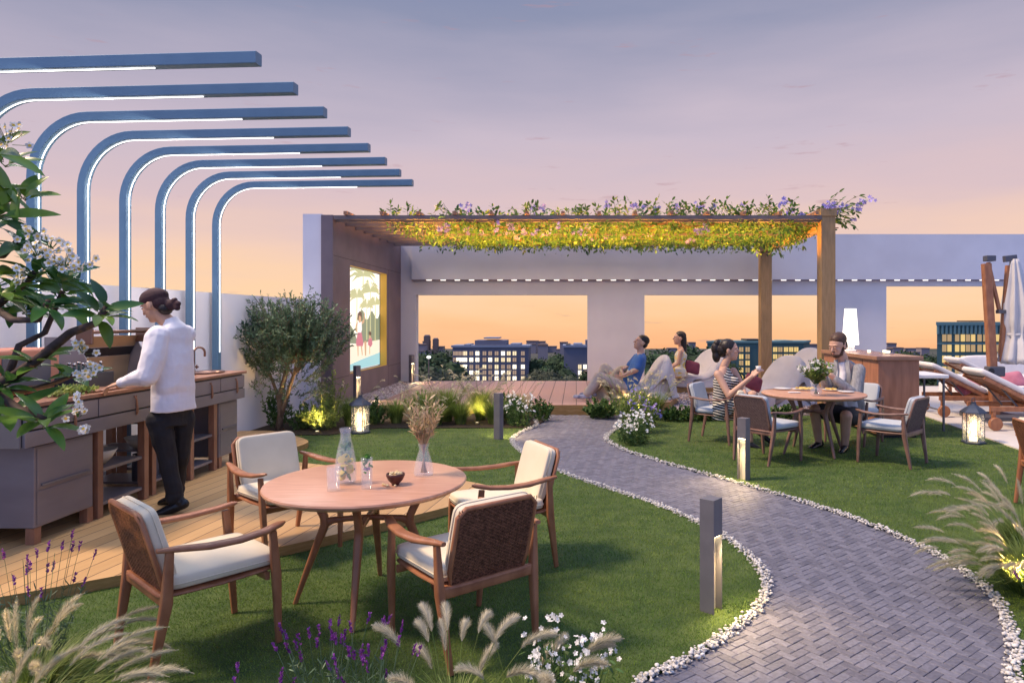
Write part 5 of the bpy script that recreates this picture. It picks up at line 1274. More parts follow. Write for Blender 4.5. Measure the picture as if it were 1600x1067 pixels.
shoe(pr_, a1, a1+Vector((-.22,-.05,.015)), o, M['sneaker'], s=1.15); shoe(pr_, a2, a2+Vector((-.20,-.02,.02)), o, M['sneaker'], s=1.1)
# woman with long hair
o = Vector((2.3,14.3,SZ)); pl = thing('person', 'woman with long dark hair in a pale floral dress sitting side on, facing left', 'person', o)
D0 = 14.35
hc = W(1061,529,D0); hf, hl, hu = basis((-.95,-.1,.10)); nk = W(1064,541,D0); ch = W(1064,555,D0); ws = W(1062,570,D0); pv = W(1063,581,D0); lat = Vector((.15,1,0)).normalized()
mb = MB(); P, Rm = head(mb, hc, hf, hl, hu, 1.2); mb.cap(nk, hc+Vector((.01,0,-.06)), .05,.048)
rings(mb, [(pv, lat, .17,.12),(ws, lat, .12,.09),(ch, lat, .15,.10),(nk+Vector((0,0,-.07)), lat, .16,.07),(nk, lat, .06,.05)])
limb(mb, [W(1064,549,D0-.17), W(1060,567,D0-.2), W(1046,577,D0-.2)], [.05,.04,.028]); limb(mb, [W(1064,549,D0+.17), W(1058,566,D0+.2), W(1044,576,D0+.1)], [.05,.04,.028])
hand(mb, W(1046,577,D0-.2), (-.9,0,-.3), (0,0,-1), 1.1, .3, 1); hand(mb, W(1044,576,D0+.1), (-.9,0,-.3), (0,0,-1), 1.1, .3, -1)
limb(mb, [pv+Vector((0,-.08,0)), W(1040,583,D0-.1), W(1038,604,D0-.12)], [.1,.066,.04]); limb(mb, [pv+Vector((0,.08,0)), W(1041,583,D0+.12), W(1040,604,D0+.1)], [.1,.066,.04])
for g in (-.12,.1): mb.cap(W(1038,604,D0+g), W(1032,606,D0+g), .035,.026)
flesh(mb, 'body', M['skin'], pl, o, .008, 3); face_parts(P, Rm, 1.2, pl, o)
mb = MB(); rings(mb, [(pv+Vector((0,0,-.08)), lat, .20,.16),(pv, lat, .19,.15),(ws, lat, .14,.11),(ch, lat, .17,.13),(nk+Vector((0,0,-.10)), lat, .15,.09)], 22); limb(mb, [pv+Vector((0,-.08,0)), W(1043,582,D0-.1)], [.125,.10]); limb(mb, [pv+Vector((0,.08,0)), W(1043,582,D0+.12)], [.125,.10]); flesh(mb, 'dress', M['floral'], pl, o, .009, 2)
mb = MB(); mb.ell(P(-.026,0,.055), (.120,.10,.098), Rm, 18); limb(mb, [P(-.06,0,.02), P(-.09,0,-.12), P(-.10,0,-.30), P(-.085,0,-.42)], [.088,.080,.075,.04]); flesh(mb, 'hair', M['hair'], pl, o, .007, 2)

# ------------------------------------------------------------ bar cabinet, lamp, high table
o = Vector((4.32,10.1,0)); cbn = thing('bar_cabinet', 'long wooden bar cabinet at the lawn edge behind the far dining group', 'cabinet', o)
MB().bb(4.05,4.60,9.15,11.15,.06,1.06).build('cabinet_body', M['cabinet'], cbn, origin=o, bevel=.004)
MB().bb(4.01,4.64,9.11,11.19,1.061,1.115).build('worktop', M['cabinet_top'], cbn, origin=o, bevel=.006)
MB().bb(4.08,4.57,9.18,11.12,-.0,.059).build('plinth', M['black'], cbn, origin=o)
for yy in (9.65,10.15,10.65): MB().bb(4.0465,4.0495,yy-.003,yy+.003,.08,1.05).build('door_gap', M['seam'], cbn, origin=o)
p = Vector((4.24,10.55,1.115)); lp = thing('table_lamp', 'glowing white table lamp with a tall tapering shade on the bar cabinet', 'lamp', p)
MB().lathe([(.001,0),(.085,0),(.085,.02),(.06,.03),(.06,.10),(.05,.105)], n=28).build('lamp_base', M['white'], lp, smooth=True, autos=40)
MB().lathe([(.125,.105),(.085,.66)], n=36, cap=False).build('lamp_shade', M['shade'], lp, smooth=True)
point(lp, (0,0,.35), 6, (1,.86,.66), .06)
tl = MB().lathe([(.001,0),(.025,0),(.025,.03),(.018,.03)], n=14).build('tealight', M['candle'], smooth=True); tl.location = (4.42,10.3,1.115); tag(tl, 'tiny lit tealight on the bar cabinet right of the lamp', 'candle')
tr_ = thing('serving_tray', 'low pale tray of small lit glasses on the bar cabinet', 'tray', (4.5,9.9,1.115)); MB().bb(-.06,.06,-.12,.12,0,.012).build('tray', M['steel'], tr_, bevel=.003)
mb = MB()
for y in (-.07,0,.07): MB().lathe([(.001,.0121),(.02,.0121),(.022,.045)], (0,y,0), n=12).build('glass', M['candle'], tr_)
o = Vector((5.0,9.95,.0)); ht = thing('high_table', 'white topped high table on thin metal legs beside the bar cabinet', 'table', o)
MB().bb(4.72,5.26,9.62,10.3,.775,.83).build('tabletop', M['white'], ht, origin=o, bevel=.015, seg=3)
for x, y in ((4.80,9.68),(5.20,9.66),(4.80,10.2),(5.20,10.2)): MB().bb(x-.012,x+.012,y-.012,y+.012,.03,.774).build('leg', M['dkgrey'], ht, origin=o)
# ------------------------------------------------------------ sun loungers
def lounger(label, loc, deg):
    t = thing('sun_lounger', label, 'sun lounger', loc, R(deg), group='wheeled teak sun loungers on the terrace')
    # +x towards the head
    for y in (-.32,.32): MB().bar((-1.0,y,.30),(1.0,y,.30),.045,.07,up=(0,0,1)).build('side_rail', M['teak'], t)
    MB().bb(-1.0,-.955,-.29,.29,.27,.33).build('end_rail', M['teak'], t); MB().bb(.3,.345,-.29,.29,.27,.33).build('end_rail', M['teak'], t)
    for y in (-.32,.32): MB().bar((-.85,y,0),(-.85,y,.262),.05,.05,up=(1,0,0)).build('leg', M['teak'], t); MB().bar((.95,y,.095),(.95,y,.262),.05,.05,up=(1,0,0)).build('leg', M['teak'], t)
    for y in (-.37,.37):
        mb = MB(); Mx = Matrix.Translation((.95,y,.095)) @ Matrix.Rotation(R(90),4,'X'); mb.lathe([(.001,-.03),(.085,-.03),(.093,-.02),(.093,.02),(.085,.03),(.001,.03)], n=28, M=Mx); mb.build('wheel', M['teak'], t, smooth=True, autos=40)
    MB().tube([(.95,-.37,.095),(.95,.37,.095)], .014).build('axle', M['dkgrey'], t)
    mb = MB()
    for k in range(14): mb.bb(-.94+k*.09,-.875+k*.09,-.295,.295,.335,.355)
    mb.build('slats', M['teak'], t)
    a = R(27); Bm = Matrix.Translation((.28,0,.345)) @ Matrix.Rotation(-a, 4, 'Y')
    mb = MB()
    for k in range(10): mb.bb(.03+k*.085,.09+k*.085,-.29,.29,-.01,.01)
    mb.build('back_slats', M['teak'], t, M=Bm)
    for y in (-.30,.30): MB().bar((0,y,-.01),(.88,y,-.01),.03,.05,up=(0,0,1)).build('back_rail', M['teak'], t, M=Bm)
    for y in (-.22,.22): MB().bar((.28+math.cos(a)*.6,y,.345+math.sin(a)*.6),(.55,y,.30),.02,.03,up=(0,1,0)).build('back_prop', M['dkgrey'], t)
    MB().sell((-.36,0,.41), (.64,.30,.05), e1=.4, e2=.15, nu=40, nv=10).build('seat_cushion', M['lounge_cushion'], t, smooth=True)
    MB().sell((.47,0,.068), (.50,.30,.05), e1=.4, e2=.15, nu=40, nv=10).build('back_cushion', M['lounge_cushion'], t, smooth=True, M=Bm)
    return t
lounger('nearer sun lounger with white cushions, slatted back raised at the right edge of the photo', (6.9,9.95,.037), 180-4)
lounger('farther sun lounger with white cushions just right of the bar cabinet', (6.9,11.3,.037), 180-4)
lounger('rearmost sun lounger, partly hidden behind the closed umbrella', (8.2,12.9,.037), 180-2)
pillow((6.45,11.25,.50), (R(20),R(-30),0), 'pink pillow on the farther sun lounger', 'pink', .17); pillow((8.0,12.5,.50), (R(60),R(-10),0), 'pink pillow near the foot of the closed umbrella', 'pink', .2)
dbt = thing('daybed', 'low white daybed at the right behind the umbrella base', 'daybed', (9.0,14.4,.037)); MB().bb(-1.1,1.1,-.5,.5,0,.22).build('base', M['white'], dbt, bevel=.03); MB().sell((0,0,.31), (1.08,.5,.09), e1=.3, e2=.15, nu=40).build('mattress', M['lounge_cushion'], dbt, smooth=True); MB().sell((.2,.42,.58), (.9,.09,.22), e1=.4, e2=.3, nu=40).build('back_cushion', M['lounge_cushion'], dbt, smooth=True)
# ------------------------------------------------------------ cantilever umbrella, closed
D = 10.9; o = W(1552,650,D); o.z = .037; um = thing('umbrella', 'closed pale cantilever umbrella on wooden masts between the loungers', 'umbrella', o)
def rel(px, py, d): return W(px, py, d)-o
MB().bar(rel(1555,655,D),rel(1541,412,D),.13,.10,up=(0,1,0)).build('mast', M['teak'], um, bevel=.004)
MB().bar(rel(1544,410,D-.02),rel(1562,488,D+.02),.05,.05,up=(0,1,0)).build('strut', M['teak'], um)
MB().bar(rel(1563,565,D+.02),rel(1575,415,D+.02),.065,.065,up=(0,1,0)).build('inner_mast', M['teak'], um)
MB().box(rel(1546,404,D), (.15,.12,.09)).build('cap', M['dkgrey'], um, bevel=.01); MB().bar(rel(1569,405,D+.02),rel(1587,403,D+.02),.10,.08,up=(0,1,0)).build('cap', M['dkgrey'], um)
MB().box(rel(1564,487,D), (.12,.10,.06)).build('bracket', M['dkgrey'], um, bevel=.01)
MB().box(rel(1554,580,D-.01), (.26,.16,.16)).build('crank_housing', M['dkgrey'], um, bevel=.02)
MB().lathe([(.001,0),(.05,0),(.05,.02),(.001,.02)], n=20, M=Matrix.Translation(rel(1548,580,D-.11)) @ Matrix.Rotation(R(90),4,'X')).build('crank_wheel', M['black'], um)
MB().bb(-.35,.35,-.35,.35,0,.06).build('base', M['dkgrey'], um, bevel=.01)
cc = rel(1583,500,D); zt = rel(1583,405,D).z; zb = rel(1583,566,D).z; V = []; nn = 72; lv = 22
for i in range(lv):
    f_ = i/(lv-1); z = zt+(zb-zt)*f_
    rb = .05+.13*min(f_*2.2,1) if f_ < .62 else (.155 if f_ < .74 else .15+.07*(f_-.74)/.26)
    if .70 < f_ < .78: rb = .14
    for k in range(nn):
        a = 2*math.pi*k/nn; fo = 1+.20*math.sin(8*a+f_*2.2)+.07*math.sin(19*a)
        V.append((cc.x+.02+rb*fo*math.cos(a)+.03*math.sin(f_*3), cc.y+rb*fo*math.sin(a), z+(.03*math.sin(8*a+2.2) if i == lv-1 else 0)))
mb = MB(); mb.add(V, [(i*nn+k, (i+1)*nn+k, (i+1)*nn+(k+1)%nn, i*nn+(k+1)%nn) for i in range(lv-1) for k in range(nn)]+[tuple(range(nn)), tuple((lv-1)*nn+k for k in range(nn-1,-1,-1))]); mb.build('canopy', M['canopy'], um, smooth=True)
mb = MB(); zs_ = zt+(zb-zt)*.74; mb.lathe([(.150,0),(.155,.02),(.150,.04)], (cc.x+.04,cc.y,zs_), n=24, cap=False); mb.build('tie_strap', M['canopy'], um)

# ------------------------------------------------------------ plants
def grassy(mb, c, n, h, spread, w, droop=.5, lean=(0,0)):
    for _ in range(n):
        a = random.uniform(0,6.28); r0 = random.uniform(0,.06)*spread/.3; hh = h*random.uniform(.55,1.1); sp = spread*random.uniform(.2,1)
        b = Vector((c[0]+math.cos(a)*r0, c[1]+math.sin(a)*r0, c[2])); d = Vector((math.cos(a), math.sin(a), 0)); d = d+Vector((lean[0],lean[1],0)); sd_ = Vector((-d.y,d.x,0)).normalized()
        P = []
        for k in range(5):
            t = k/4; P.append(b+d*sp*t**1.6+Vector((0,0,hh*(t-droop*.5*t*t*1.1))))
        V = []
        for k, p in enumerate(P):
            ww = w*(1-(k/4)**2)*.5+.0003; V += [tuple(p-sd_*ww), tuple(p+sd_*ww)]
        mb.add(V, [(2*k,2*k+1,2*k+3,2*k+2) for k in range(4)])
def plume(mh, ms, base, d, L, stemL, bend, fat=.016, nh=320, up=0):
    """a fluffy fountain grass head at the end of an arching stem"""
    p = Vector(base); d = Vector(d).normalized(); pts = [p.copy()]; n1 = 8
    for k in range(n1):
        d = (d+Vector((bend[0]*.5,bend[1]*.5,bend[2]*.5))/n1).normalized(); p = p+d*stemL/n1; pts.append(p.copy())
    ms.tube(pts, [.0016]*len(pts), n=4, cap=False)
    sp = [p.copy()]; dd = [d.copy()]; n2 = 12
    for k in range(n2):
        d = (d+Vector(bend)*1.6/n2).normalized(); p = p+d*L/n2; sp.append(p.copy()); dd.append(d.copy())
    ms.tube(sp, [.0014]*len(sp), n=3, cap=False)
    V = []; F = []; q = 0
    for _ in range(nh):
        u_ = random.random()**.9*(len(sp)-1.01); i = int(u_); b = sp[i].lerp(sp[i+1], u_-i); t = u_/(len(sp)-1)
        fatk = fat*(math.sin(math.pi*min(t*1.05+.06,1))**.6)*1.0+.003; ax = dd[i]
        r_ = rdir(); r_ = (r_-ax*r_.dot(ax)).normalized(); e = b+(ax*random.uniform(.9,1.5)+r_*random.uniform(.4,1.0))*fatk*1.5
        s_ = ax.cross(r_)*.0008
        V += [tuple(b-s_), tuple(b+s_), tuple(e)]; F.append((q,q+1,q+2)); q += 3
    mh.add(V, F)
def fountain(name_label, c, h, spread, nb, npl, pl_L, lean, seed, fat=.016, nh=320, zmax=1.0):
    random.seed(seed); t = thing('fountain_grass', name_label, 'ornamental grass', c); 
    g = MB(); grassy(g, (0,0,0), nb, h*.95, spread, .006, .8, lean); g.build('blades', M['grassleaf'], t)
    mh = MB(); ms = MB()
    for k in range(npl):
        a = random.uniform(0,6.28); d = Vector((math.cos(a)*.35+lean[0]*random.uniform(.2,1.4), math.sin(a)*.35+lean[1], 1.0)).normalized()
        hh = h*random.uniform(.5,1.0)
        plume(mh, ms, (math.cos(a)*.05, math.sin(a)*.05, 0), d, pl_L*random.uniform(.75,1.15), hh, (math.cos(a)*.35+lean[0]*1.0, math.sin(a)*.3+lean[1], -.55*random.uniform(.6,1.5)), fat, nh)
    mh.build('plumes', M['plume'], t); ms.build('stems', M['grassleaf'], t); return t
fountain('large arching fountain grass lit from below at the right edge beside the path', (2.62,3.98,.0), .54, .36, 900, 50, .20, (-.55,-.08), 11, .015, 520)
fountain('second fountain grass clump behind the big one at the right edge', (2.95,4.5,.0), .60, .34, 500, 26, .20, (-.3,.0), 12, .017, 500)
fountain('fountain grass with golden plumes filling the lower left corner', (-2.02,2.46,.0), .40, .38, 520, 34, .21, (.5,.0), 13, .016, 700)
fountain('fountain grass behind the corner clump, plumes arching over the deck edge', (-2.25,2.85,.0), .40, .32, 320, 22, .20, (.5,.02), 14, .015, 600)
fountain('fountain grass with upright pale heads in front of the near armchair', (-.46,2.58,.0), .40, .20, 240, 15, .15, (.05,.0), 15, .020, 1100)
fountain('small upright fountain grass beside the white flowers in the foreground', (-.20,2.62,.0), .38, .14, 160, 10, .15, (.05,.0), 16, .020, 1100)
def lavender(label, c, n, h, spread, seed, nleaf=16, fl_s=1.0):
    random.seed(seed); t = thing('lavender', label, 'lavender', c); ml = MB(); mf = MB(); ms = MB()
    for k in range(n):
        a = random.uniform(0,6.28); r_ = spread*random.random()**.6; base = Vector((math.cos(a)*r_*.4, math.sin(a)*r_*.4, 0)); hh = h*random.uniform(.6,1.05)
        tip = Vector((math.cos(a)*r_, math.sin(a)*r_, hh)); ms.tube([base, base.lerp(tip,.5)+Vector((0,0,.01)), tip], .0012, n=4, cap=False)
        for j in range(nleaf):
            q = base.lerp(tip, random.uniform(.05,.68)); ml.leaf(q, (rdir(.9)), rdir(), random.uniform(.025,.05), .0055, bend=.05)
        if random.random() < .85:
            d = (tip-base).normalized()
            for j in range(26):
                q = tip+d*random.uniform(-.005,.040)*fl_s; mf.leaf(q, (rdir()*.8+d*1.1).normalized(), rdir(), .012*fl_s, .0065*fl_s, bend=0)
    ml.build('leaves', M['lavleaf'], t); ms.build('stems', M['lavleaf'], t); mf.build('flowers', M['lavflower'], t); return t
lavender('lavender with deep purple spikes at the bottom centre, left of the grass heads', (-.98,2.72,.0), 26, .36, .24, 21)
lavender('lavender patch just left of the front right chair leg in the foreground', (-.78,2.62,.0), 24, .38, .18, 22)
lavender('sparser lavender at the bottom edge below the front left chair', (-1.2,2.5,.0), 16, .26, .2, 23)
lavender('lavender rising behind the corner grasses at the left edge', (-2.42,3.05,.05), 34, .52, .24, 24)
lavender('lavender at the foot of the right hand fountain grass by the pebbles', (2.55,3.6,.0), 18, .2, .2, 25, 10)
def whiteflowers(label, c, n, h, spread, r, seed, leafy=8):
    random.seed(seed); t = thing('white_flowers', label, 'flowers', c); ml = MB(); mf = MB(); ms = MB(); my = MB()
    for k in range(n):
        a = random.uniform(0,6.28); r_ = spread*random.random()**.5; base = Vector((math.cos(a)*r_*.6, math.sin(a)*r_*.6, 0)); hh = h*random.uniform(.45,1.0)
        tip = Vector((math.cos(a)*r_, math.sin(a)*r_, hh)); ms.tube([base, tip], .0012, n=4, cap=False)
        for j in range(leafy): ml.leaf(base.lerp(tip, random.uniform(.05,.9)), rdir(.4), rdir(1), random.uniform(.03,.055), .014)
        for j in range(random.randint(1,3)):
            q = tip+rdir()*r*1.1; nr = (random.gauss(0,.5), -.7+random.gauss(0,.4), .7); flower(mf, q, nr, r*random.uniform(.7,1.1), 5, .9, .15)
    ml.build('leaves', M['bushleaf'], t); ms.build('stems', M['bushleaf'], t); mf.build('petals', M['petal_white'], t); return t
whiteflowers('white flowers at the bottom of the photo in front of the near chair leg', (-.05,2.66,.0), 58, .40, .18, .0125, 31, 7)
whiteflowers('few white flowers spreading right of the front chair in the foreground', (.0,2.85,.0), 16, .24, .2, .013, 32, 6)
def bush(label, c, h, rad, n, leafL, leafW, m='bushleaf', seed=1, fl=None, nl=14, cat='shrub'):
    random.seed(seed); t = thing('garden_plant', label, cat, c); ml = MB(); ms = MB(); mf = MB()
    for k in range(n):
        a = random.uniform(0,6.28); r_ = random.random()**.5; base = Vector((math.cos(a)*rad*.35*r_, math.sin(a)*rad*.35*r_, 0)); hh = h*random.uniform(.5,1.08)*(1-.35*r_)
        tip = Vector((math.cos(a)*rad*r_, math.sin(a)*rad*r_, hh)); ms.tube([base, base.lerp(tip,.5)+Vector((0,0,.03)), tip], .002, n=3, cap=False)
        for j in range(nl):
            q = base.lerp(tip, .15+.9*random.random()**.8); ml.leaf(q, (rdir(.5)*.8+(tip-base).normalized()*.6).normalized(), rdir(1), leafL*random.uniform(.6,1.2), leafW)
        if fl and random.random() < fl[1]:
            for j in range(3): flower(mf, tip+rdir()*.03, (random.gauss(0,.4),-.7,.7), fl[2])
    ms.build('stems', M['bushleaf'], t); ml.build('leaves', M[m], t)
    if mf.n: mf.build('flowers', M[fl[0]], t)
    return t
def reeds(label, c, h, spread, n, npl, seed):
    return fountain(label, c, h, spread, n, npl, .10, (0,0), seed, .020, 220)
# planting bed under the screen wall and stage
B = [(-4.35,9.95,.75,.22,26,'wispy shrub against the white wall at the left end of the planting'),(-3.95,9.85,.42,.24,40,'dark leafy shrub at the foot of the small tree'),(-3.6,9.75,.55,.26,46,'light green shrub glowing over the hidden uplight'),(-3.75,10.4,.85,.3,50,'tall feathery shrub between the small tree and the lantern'),
     (-3.05,10.3,.42,.24,36,'low dark shrub just right of the lantern, below the screen'),(-2.35,10.35,.55,.26,44,'rounded shrub behind the dried bouquet, left side'),(-1.05,10.6,.5,.22,34,'leafy shrub between the reeds and the slim bollard'),(-.55,10.75,.38,.2,30,'low shrub in front of the stage corner by the path')]
for i, (x, y, h, r_, n, l) in enumerate(B): bush(l, (x, y, .01), h, r_, n, .055, .014 if i in (2,3,5) else .024, 'grassleaf' if i in (2,3,5) else 'bushleaf', 40+i, nl=26)
reeds('tall wispy grasses left of the slim bollard in front of the stage', (-2.0,10.6,.01), .95, .36, 900, 30, 51)
reeds('tall wispy grasses in the middle of the stage planting', (-1.5,10.75,.01), .92, .36, 900, 28, 52)
whiteflowers('bush of white flowers right of the slim bollard at the path start', (-.85,10.15,.01), 50, .5, .24, .02, 53, 16)
for i, (x, y, h, l) in enumerate(((-2.75,10.45,.5,'soft grass clump right of the dark shrub by the lantern'),(-2.45,10.85,.62,'soft tall grass clump behind the dried bouquet'),(-1.75,10.35,.5,'soft grass clump at the lawn edge, left of the slim bollard'),(-1.25,10.35,.52,'soft grass clump touching the slim bollard'),(-3.35,10.15,.6,'soft grass clump hidden behind the glowing lantern'),(-.95,10.95,.55,'soft grass clump behind the white flower bush'),(-2.1,10.25,.42,'short soft grass clump at the middle of the lawn edge'))):
    fountain(l, (x,y,.01), h*1.35, .38, 620, 12, .10, (0,0), 120+i, .016, 160)
# planting right of the path head
bush('dark leafy ground plant in front of the reclining man, at the stage corner', (.42,11.1,.01), .34, .3, 60, .07, .04, 'bushleaf', 61, nl=20)
whiteflowers('bush with small white flowers at the left tip of the far lawn', (.72,8.75,.01), 70, .42, .28, .02, 62, 20)
bush('mixed green plant behind the white flower bush at the lawn tip', (.85,9.6,.01), .62, .28, 60, .06, .018, 'grassleaf', 63, ('petal_purple',.3,.02), 22)
reeds('cream plumed grasses in front of the reclining man', (.78,10.4,.01), .86, .32, 520, 46, 64)
reeds('tall wild grasses to the right of the cream plumed clump', (1.25,10.9,.01), .80, .34, 620, 28, 65)
bush('purple flecked plant beside the cream plumed grasses', (1.05,10.2,.01), .42, .22, 40, .05, .016, 'bushleaf', 66, ('petal_purple',.6,.025), 20)
for i, x in enumerate((1.55,1.85,2.15,2.45)): bush(['low green cover plant nearest the wild grasses','second low green cover plant along the gravel edge','third low green cover plant along the gravel edge','low green cover plant behind the chair of the woman'][i], (x,10.75+.05*i,.01), .24, .26, 46, .055, .032, 'bushleaf', 67+i, nl=16)
bush('low green plant under the far table near the gravel', (3.35,10.9,.01), .26, .26, 46, .055, .032, 'bushleaf', 75, nl=16)
bush('low green plant by the left side of the bar cabinet', (2.95,11.0,.01), .22, .24, 40, .055, .032, 'bushleaf', 76, nl=16)
struct(sheet([(-4.7,9.4),(-3.4,9.35),(-2.9,9.95),(-.7,10.0),(-.5,10.6),(-.64,11.45),(-4.7,11.45)], .032, 'plant_bed', M['soil'], .03))
# small olive tree
random.seed(91); ot = thing('olive_tree', 'small grey green olive tree beside the screen wall', 'tree', (-4.25,9.76,.03))
tk = MB(); tk.tube([(0,0,0),(.03,.0,.22),(.0,.02,.45),(.08,.0,.72),(.13,.0,.95)], [.05,.042,.038,.034,.028], n=10); tk.tube([(.02,0,.15),(.10,-.03,.38),(.14,.0,.55),(.22,-.02,.78),(.34,0,1.0)], [.035,.03,.028,.024,.02], n=9)
tk.tube([(.0,.0,.45),(-.10,.03,.7),(-.2,.0,.95)], [.026,.022,.015], n=8)
tk.build('trunk', M['bark'], ot, smooth=True)
lf = MB(); tw = MB()
cc = Vector((.22,.0,1.24))
for k in range(800):
    a = random.uniform(0,6.28); e = math.asin(random.uniform(-.85,1)); r_ = random.uniform(.15,1.0)
    s0 = cc+Vector((math.cos(a)*math.cos(e)*.70*r_, math.sin(a)*math.cos(e)*.5*r_, math.sin(e)*.58*r_-.05))
    d = Vector((math.cos(a)*.55, math.sin(a)*.5, random.uniform(.25,1.25))).normalized()
    L = random.uniform(.16,.36)
    if e < -.2: L *= .7
    tip = s0+d*L; mid = s0.lerp(tip,.5)+Vector((0,0,.02)); tw.tube([s0, mid, tip], [.004,.003,.0015], n=4, cap=False)
    for j in range(24):
        q = s0.lerp(tip, j/23.); lf.leaf(q, (d*.7+rdir(.1)*.8).normalized(), rdir(1), random.uniform(.04,.07), .017)
for k in range(70):    # upright leaders on top, loose growth down the stems
    if k < 34:
        a = random.uniform(0,6.28); r_ = random.uniform(0,.62); s0 = cc+Vector((math.cos(a)*r_, math.sin(a)*r_*.7, random.uniform(.25,.42)-r_*.25)); d = Vector((math.cos(a)*.22, math.sin(a)*.2, 1)).normalized(); L = random.uniform(.25,.45)
    else:
        a = random.uniform(0,6.28); s0 = Vector((.12+math.cos(a)*random.uniform(.05,.5), math.sin(a)*.3, random.uniform(.42,.8))); d = Vector((math.cos(a)*.8, math.sin(a)*.6, random.uniform(-.1,.7))).normalized(); L = random.uniform(.2,.34)
    tip = s0+d*L; tw.tube([s0, tip], [.004,.0015], n=4, cap=False)
    for j in range(26):
        q = s0.lerp(tip, j/25.); lf.leaf(q, (d*.8+rdir(.1)*.7).normalized(), rdir(1), random.uniform(.04,.065)*(1-.35*j/25), .015)
for k in range(26):
    a = random.uniform(0,6.28); q = cc+Vector((math.cos(a)*.45, math.sin(a)*.35, random.uniform(-.2,.4))); st_ = random.choice((Vector((.13,0,.95)), Vector((.34,0,1.0)), Vector((-.2,0,.95)), Vector((.22,-.02,.78)))); tw.tube([st_, st_.lerp(q,.5)+Vector((0,0,-.05)), q], [.014,.010,.005], n=5)
for k in range(14):   # low wisps
    q = Vector((random.uniform(-.3,.7), random.uniform(-.2,.2), .8)); leaf_sprig(q, (random.gauss(0,.3),random.gauss(0,.3),-1), .3, 10, .045, .014, lf, tw, .002)
tw.build('twigs', M['bark'], ot); lf.build('crown', M['olive_leaf'], ot)
# plumeria in the left foreground
random.seed(77); po_ = Vector((-3.25,3.05,0)); pt = thing('plumeria_tree', 'flowering tree with broad glossy leaves and white blossoms at the left edge', 'tree', po_)
def Wr(px, py, D): return W(px, py, D)-po_
bk_ = MB(); lv_ = MB(); fw = MB(); fy = MB(); fs_ = MB()
def br(pts, r0, r1):
    n = len(pts); P = [Wr(*p) for p in pts]; bk_.tube(P, [r0+(r1-r0)*i/(n-1) for i in range(n)], n=8)
bk_.tube([(0,0,0),(.02,.02,.25),(.08,0,.5)], [.06,.055,.05], n=10)
hub = (-205,690,3.05)
bk_.tube([(.08,0,.5), tuple(Wr(-140,640,3.0))], [.05,.035], n=8)
br([(-140,640,3.0),(-60,600,2.95),(-10,615,2.9),(30,640,2.85),(68,655,2.8)], .030,.014)
br([(-60,600,2.95),(10,595,2.95),(55,565,2.9),(110,520,2.85),(150,505,2.8),(168,478,2.8)], .026,.012)
br([(-140,640,3.0),(-60,540,3.05),(-10,480,3.05),(30,450,3.0),(55,425,2.95)], .028,.012)
br([(-140,640,3.0),(-110,480,3.1),(-60,380,3.1),(-25,310,3.05),(0,290,3.0)], .030,.013)
br([(10,595,2.95),(30,540,3.0),(70,520,3.05),(98,455,3.05)], .016,.010)
br([(-10,480,3.05),(20,500,2.9),(60,500,2.85),(75,470,2.8)], .016,.010)
br([(-10,615,2.9),(40,610,3.0),(80,600,3.05),(118,585,3.05)], .014,.009)
br([(-60,380,3.1),(-30,400,3.0),(5,400,2.95),(28,375,2.9)], .016,.010)
def rosette(px, py, D, n, L, up=(0,0,1), w=.050):
    c = Wr(px, py, D); u_ = Vector(up).normalized(); a_ = u_.orthogonal().normalized(); b__ = u_.cross(a_)
    for k in range(n):
        th = 2.4*k+random.uniform(-.3,.3); tl = random.uniform(-.35,.75) if k > n*.3 else random.uniform(.4,1.2)
        d = (a_*math.cos(th)+b__*math.sin(th)+u_*tl).normalized(); LL = L*random.uniform(.7,1.15); nr = (u_*1.2-d*.4+rdir()*.3)
        q0 = c-u_*random.uniform(0,.05); s_ = LL*.14; fs_.tube([q0, q0+d*s_], .002, n=4)
        side = d.cross(nr).normalized(); un = side.cross(d).normalized(); P = []; W_ = w*random.uniform(.8,1.15); m = 8; V = []
        for i in range(m+1):
            t = i/m; wd_ = W_*.5*math.sin(math.pi*(t**.85*.93+.05))**.8 if 0 < i < m else .001
            p = q0+d*(s_+LL*t)-un*(.28*LL*t*t); V += [tuple(p-side*wd_+un*wd_*.28), tuple(p), tuple(p+side*wd_+un*wd_*.28)]
        F = []
        for i in range(m): F += [(3*i,3*i+1,3*i+4,3*i+3),(3*i+1,3*i+2,3*i+5,3*i+4)]
        lv_.add(V, F)
for (px, py, D, n, L) in ((68,655,2.8,11,.17),(164,480,2.8,11,.12),(55,425,2.95,13,.16),(0,290,3.0,13,.17),(98,455,3.05,11,.15),(75,470,2.8,11,.15),(118,585,3.05,5,.12),(28,375,2.9,12,.16),(10,595,2.92,9,.15),(60,560,2.9,10,.15),(-20,450,3.0,12,.16),(40,480,3.1,10,.15),(5,250,3.05,7,.15),(-15,340,2.95,10,.16),(0,420,2.9,8,.15),(45,450,3.1,9,.15),(15,470,3.15,6,.15)):
    rosette(px, py, D, n, L, (random.gauss(.25,.25), random.gauss(-.1,.25), 1))
def blossoms(px, py, D, n, sp, r):
    c = Wr(px, py, D)
    for k in range(n):
        q = c+Vector((random.gauss(0,1), random.gauss(0,.7), random.gauss(0,.8)))*sp; nr = Vector((random.gauss(.1,.6), -1+random.gauss(0,.4), random.gauss(.3,.5)))
        flower(fw, q, nr, r, 5, .95, .35); flower(fy, q+nr.normalized()*.003, nr, r*.42, 5, .9, .35); fs_.tube([c+(q-c)*.2-Vector((0,0,.03)), q], .0015, n=3, cap=False)
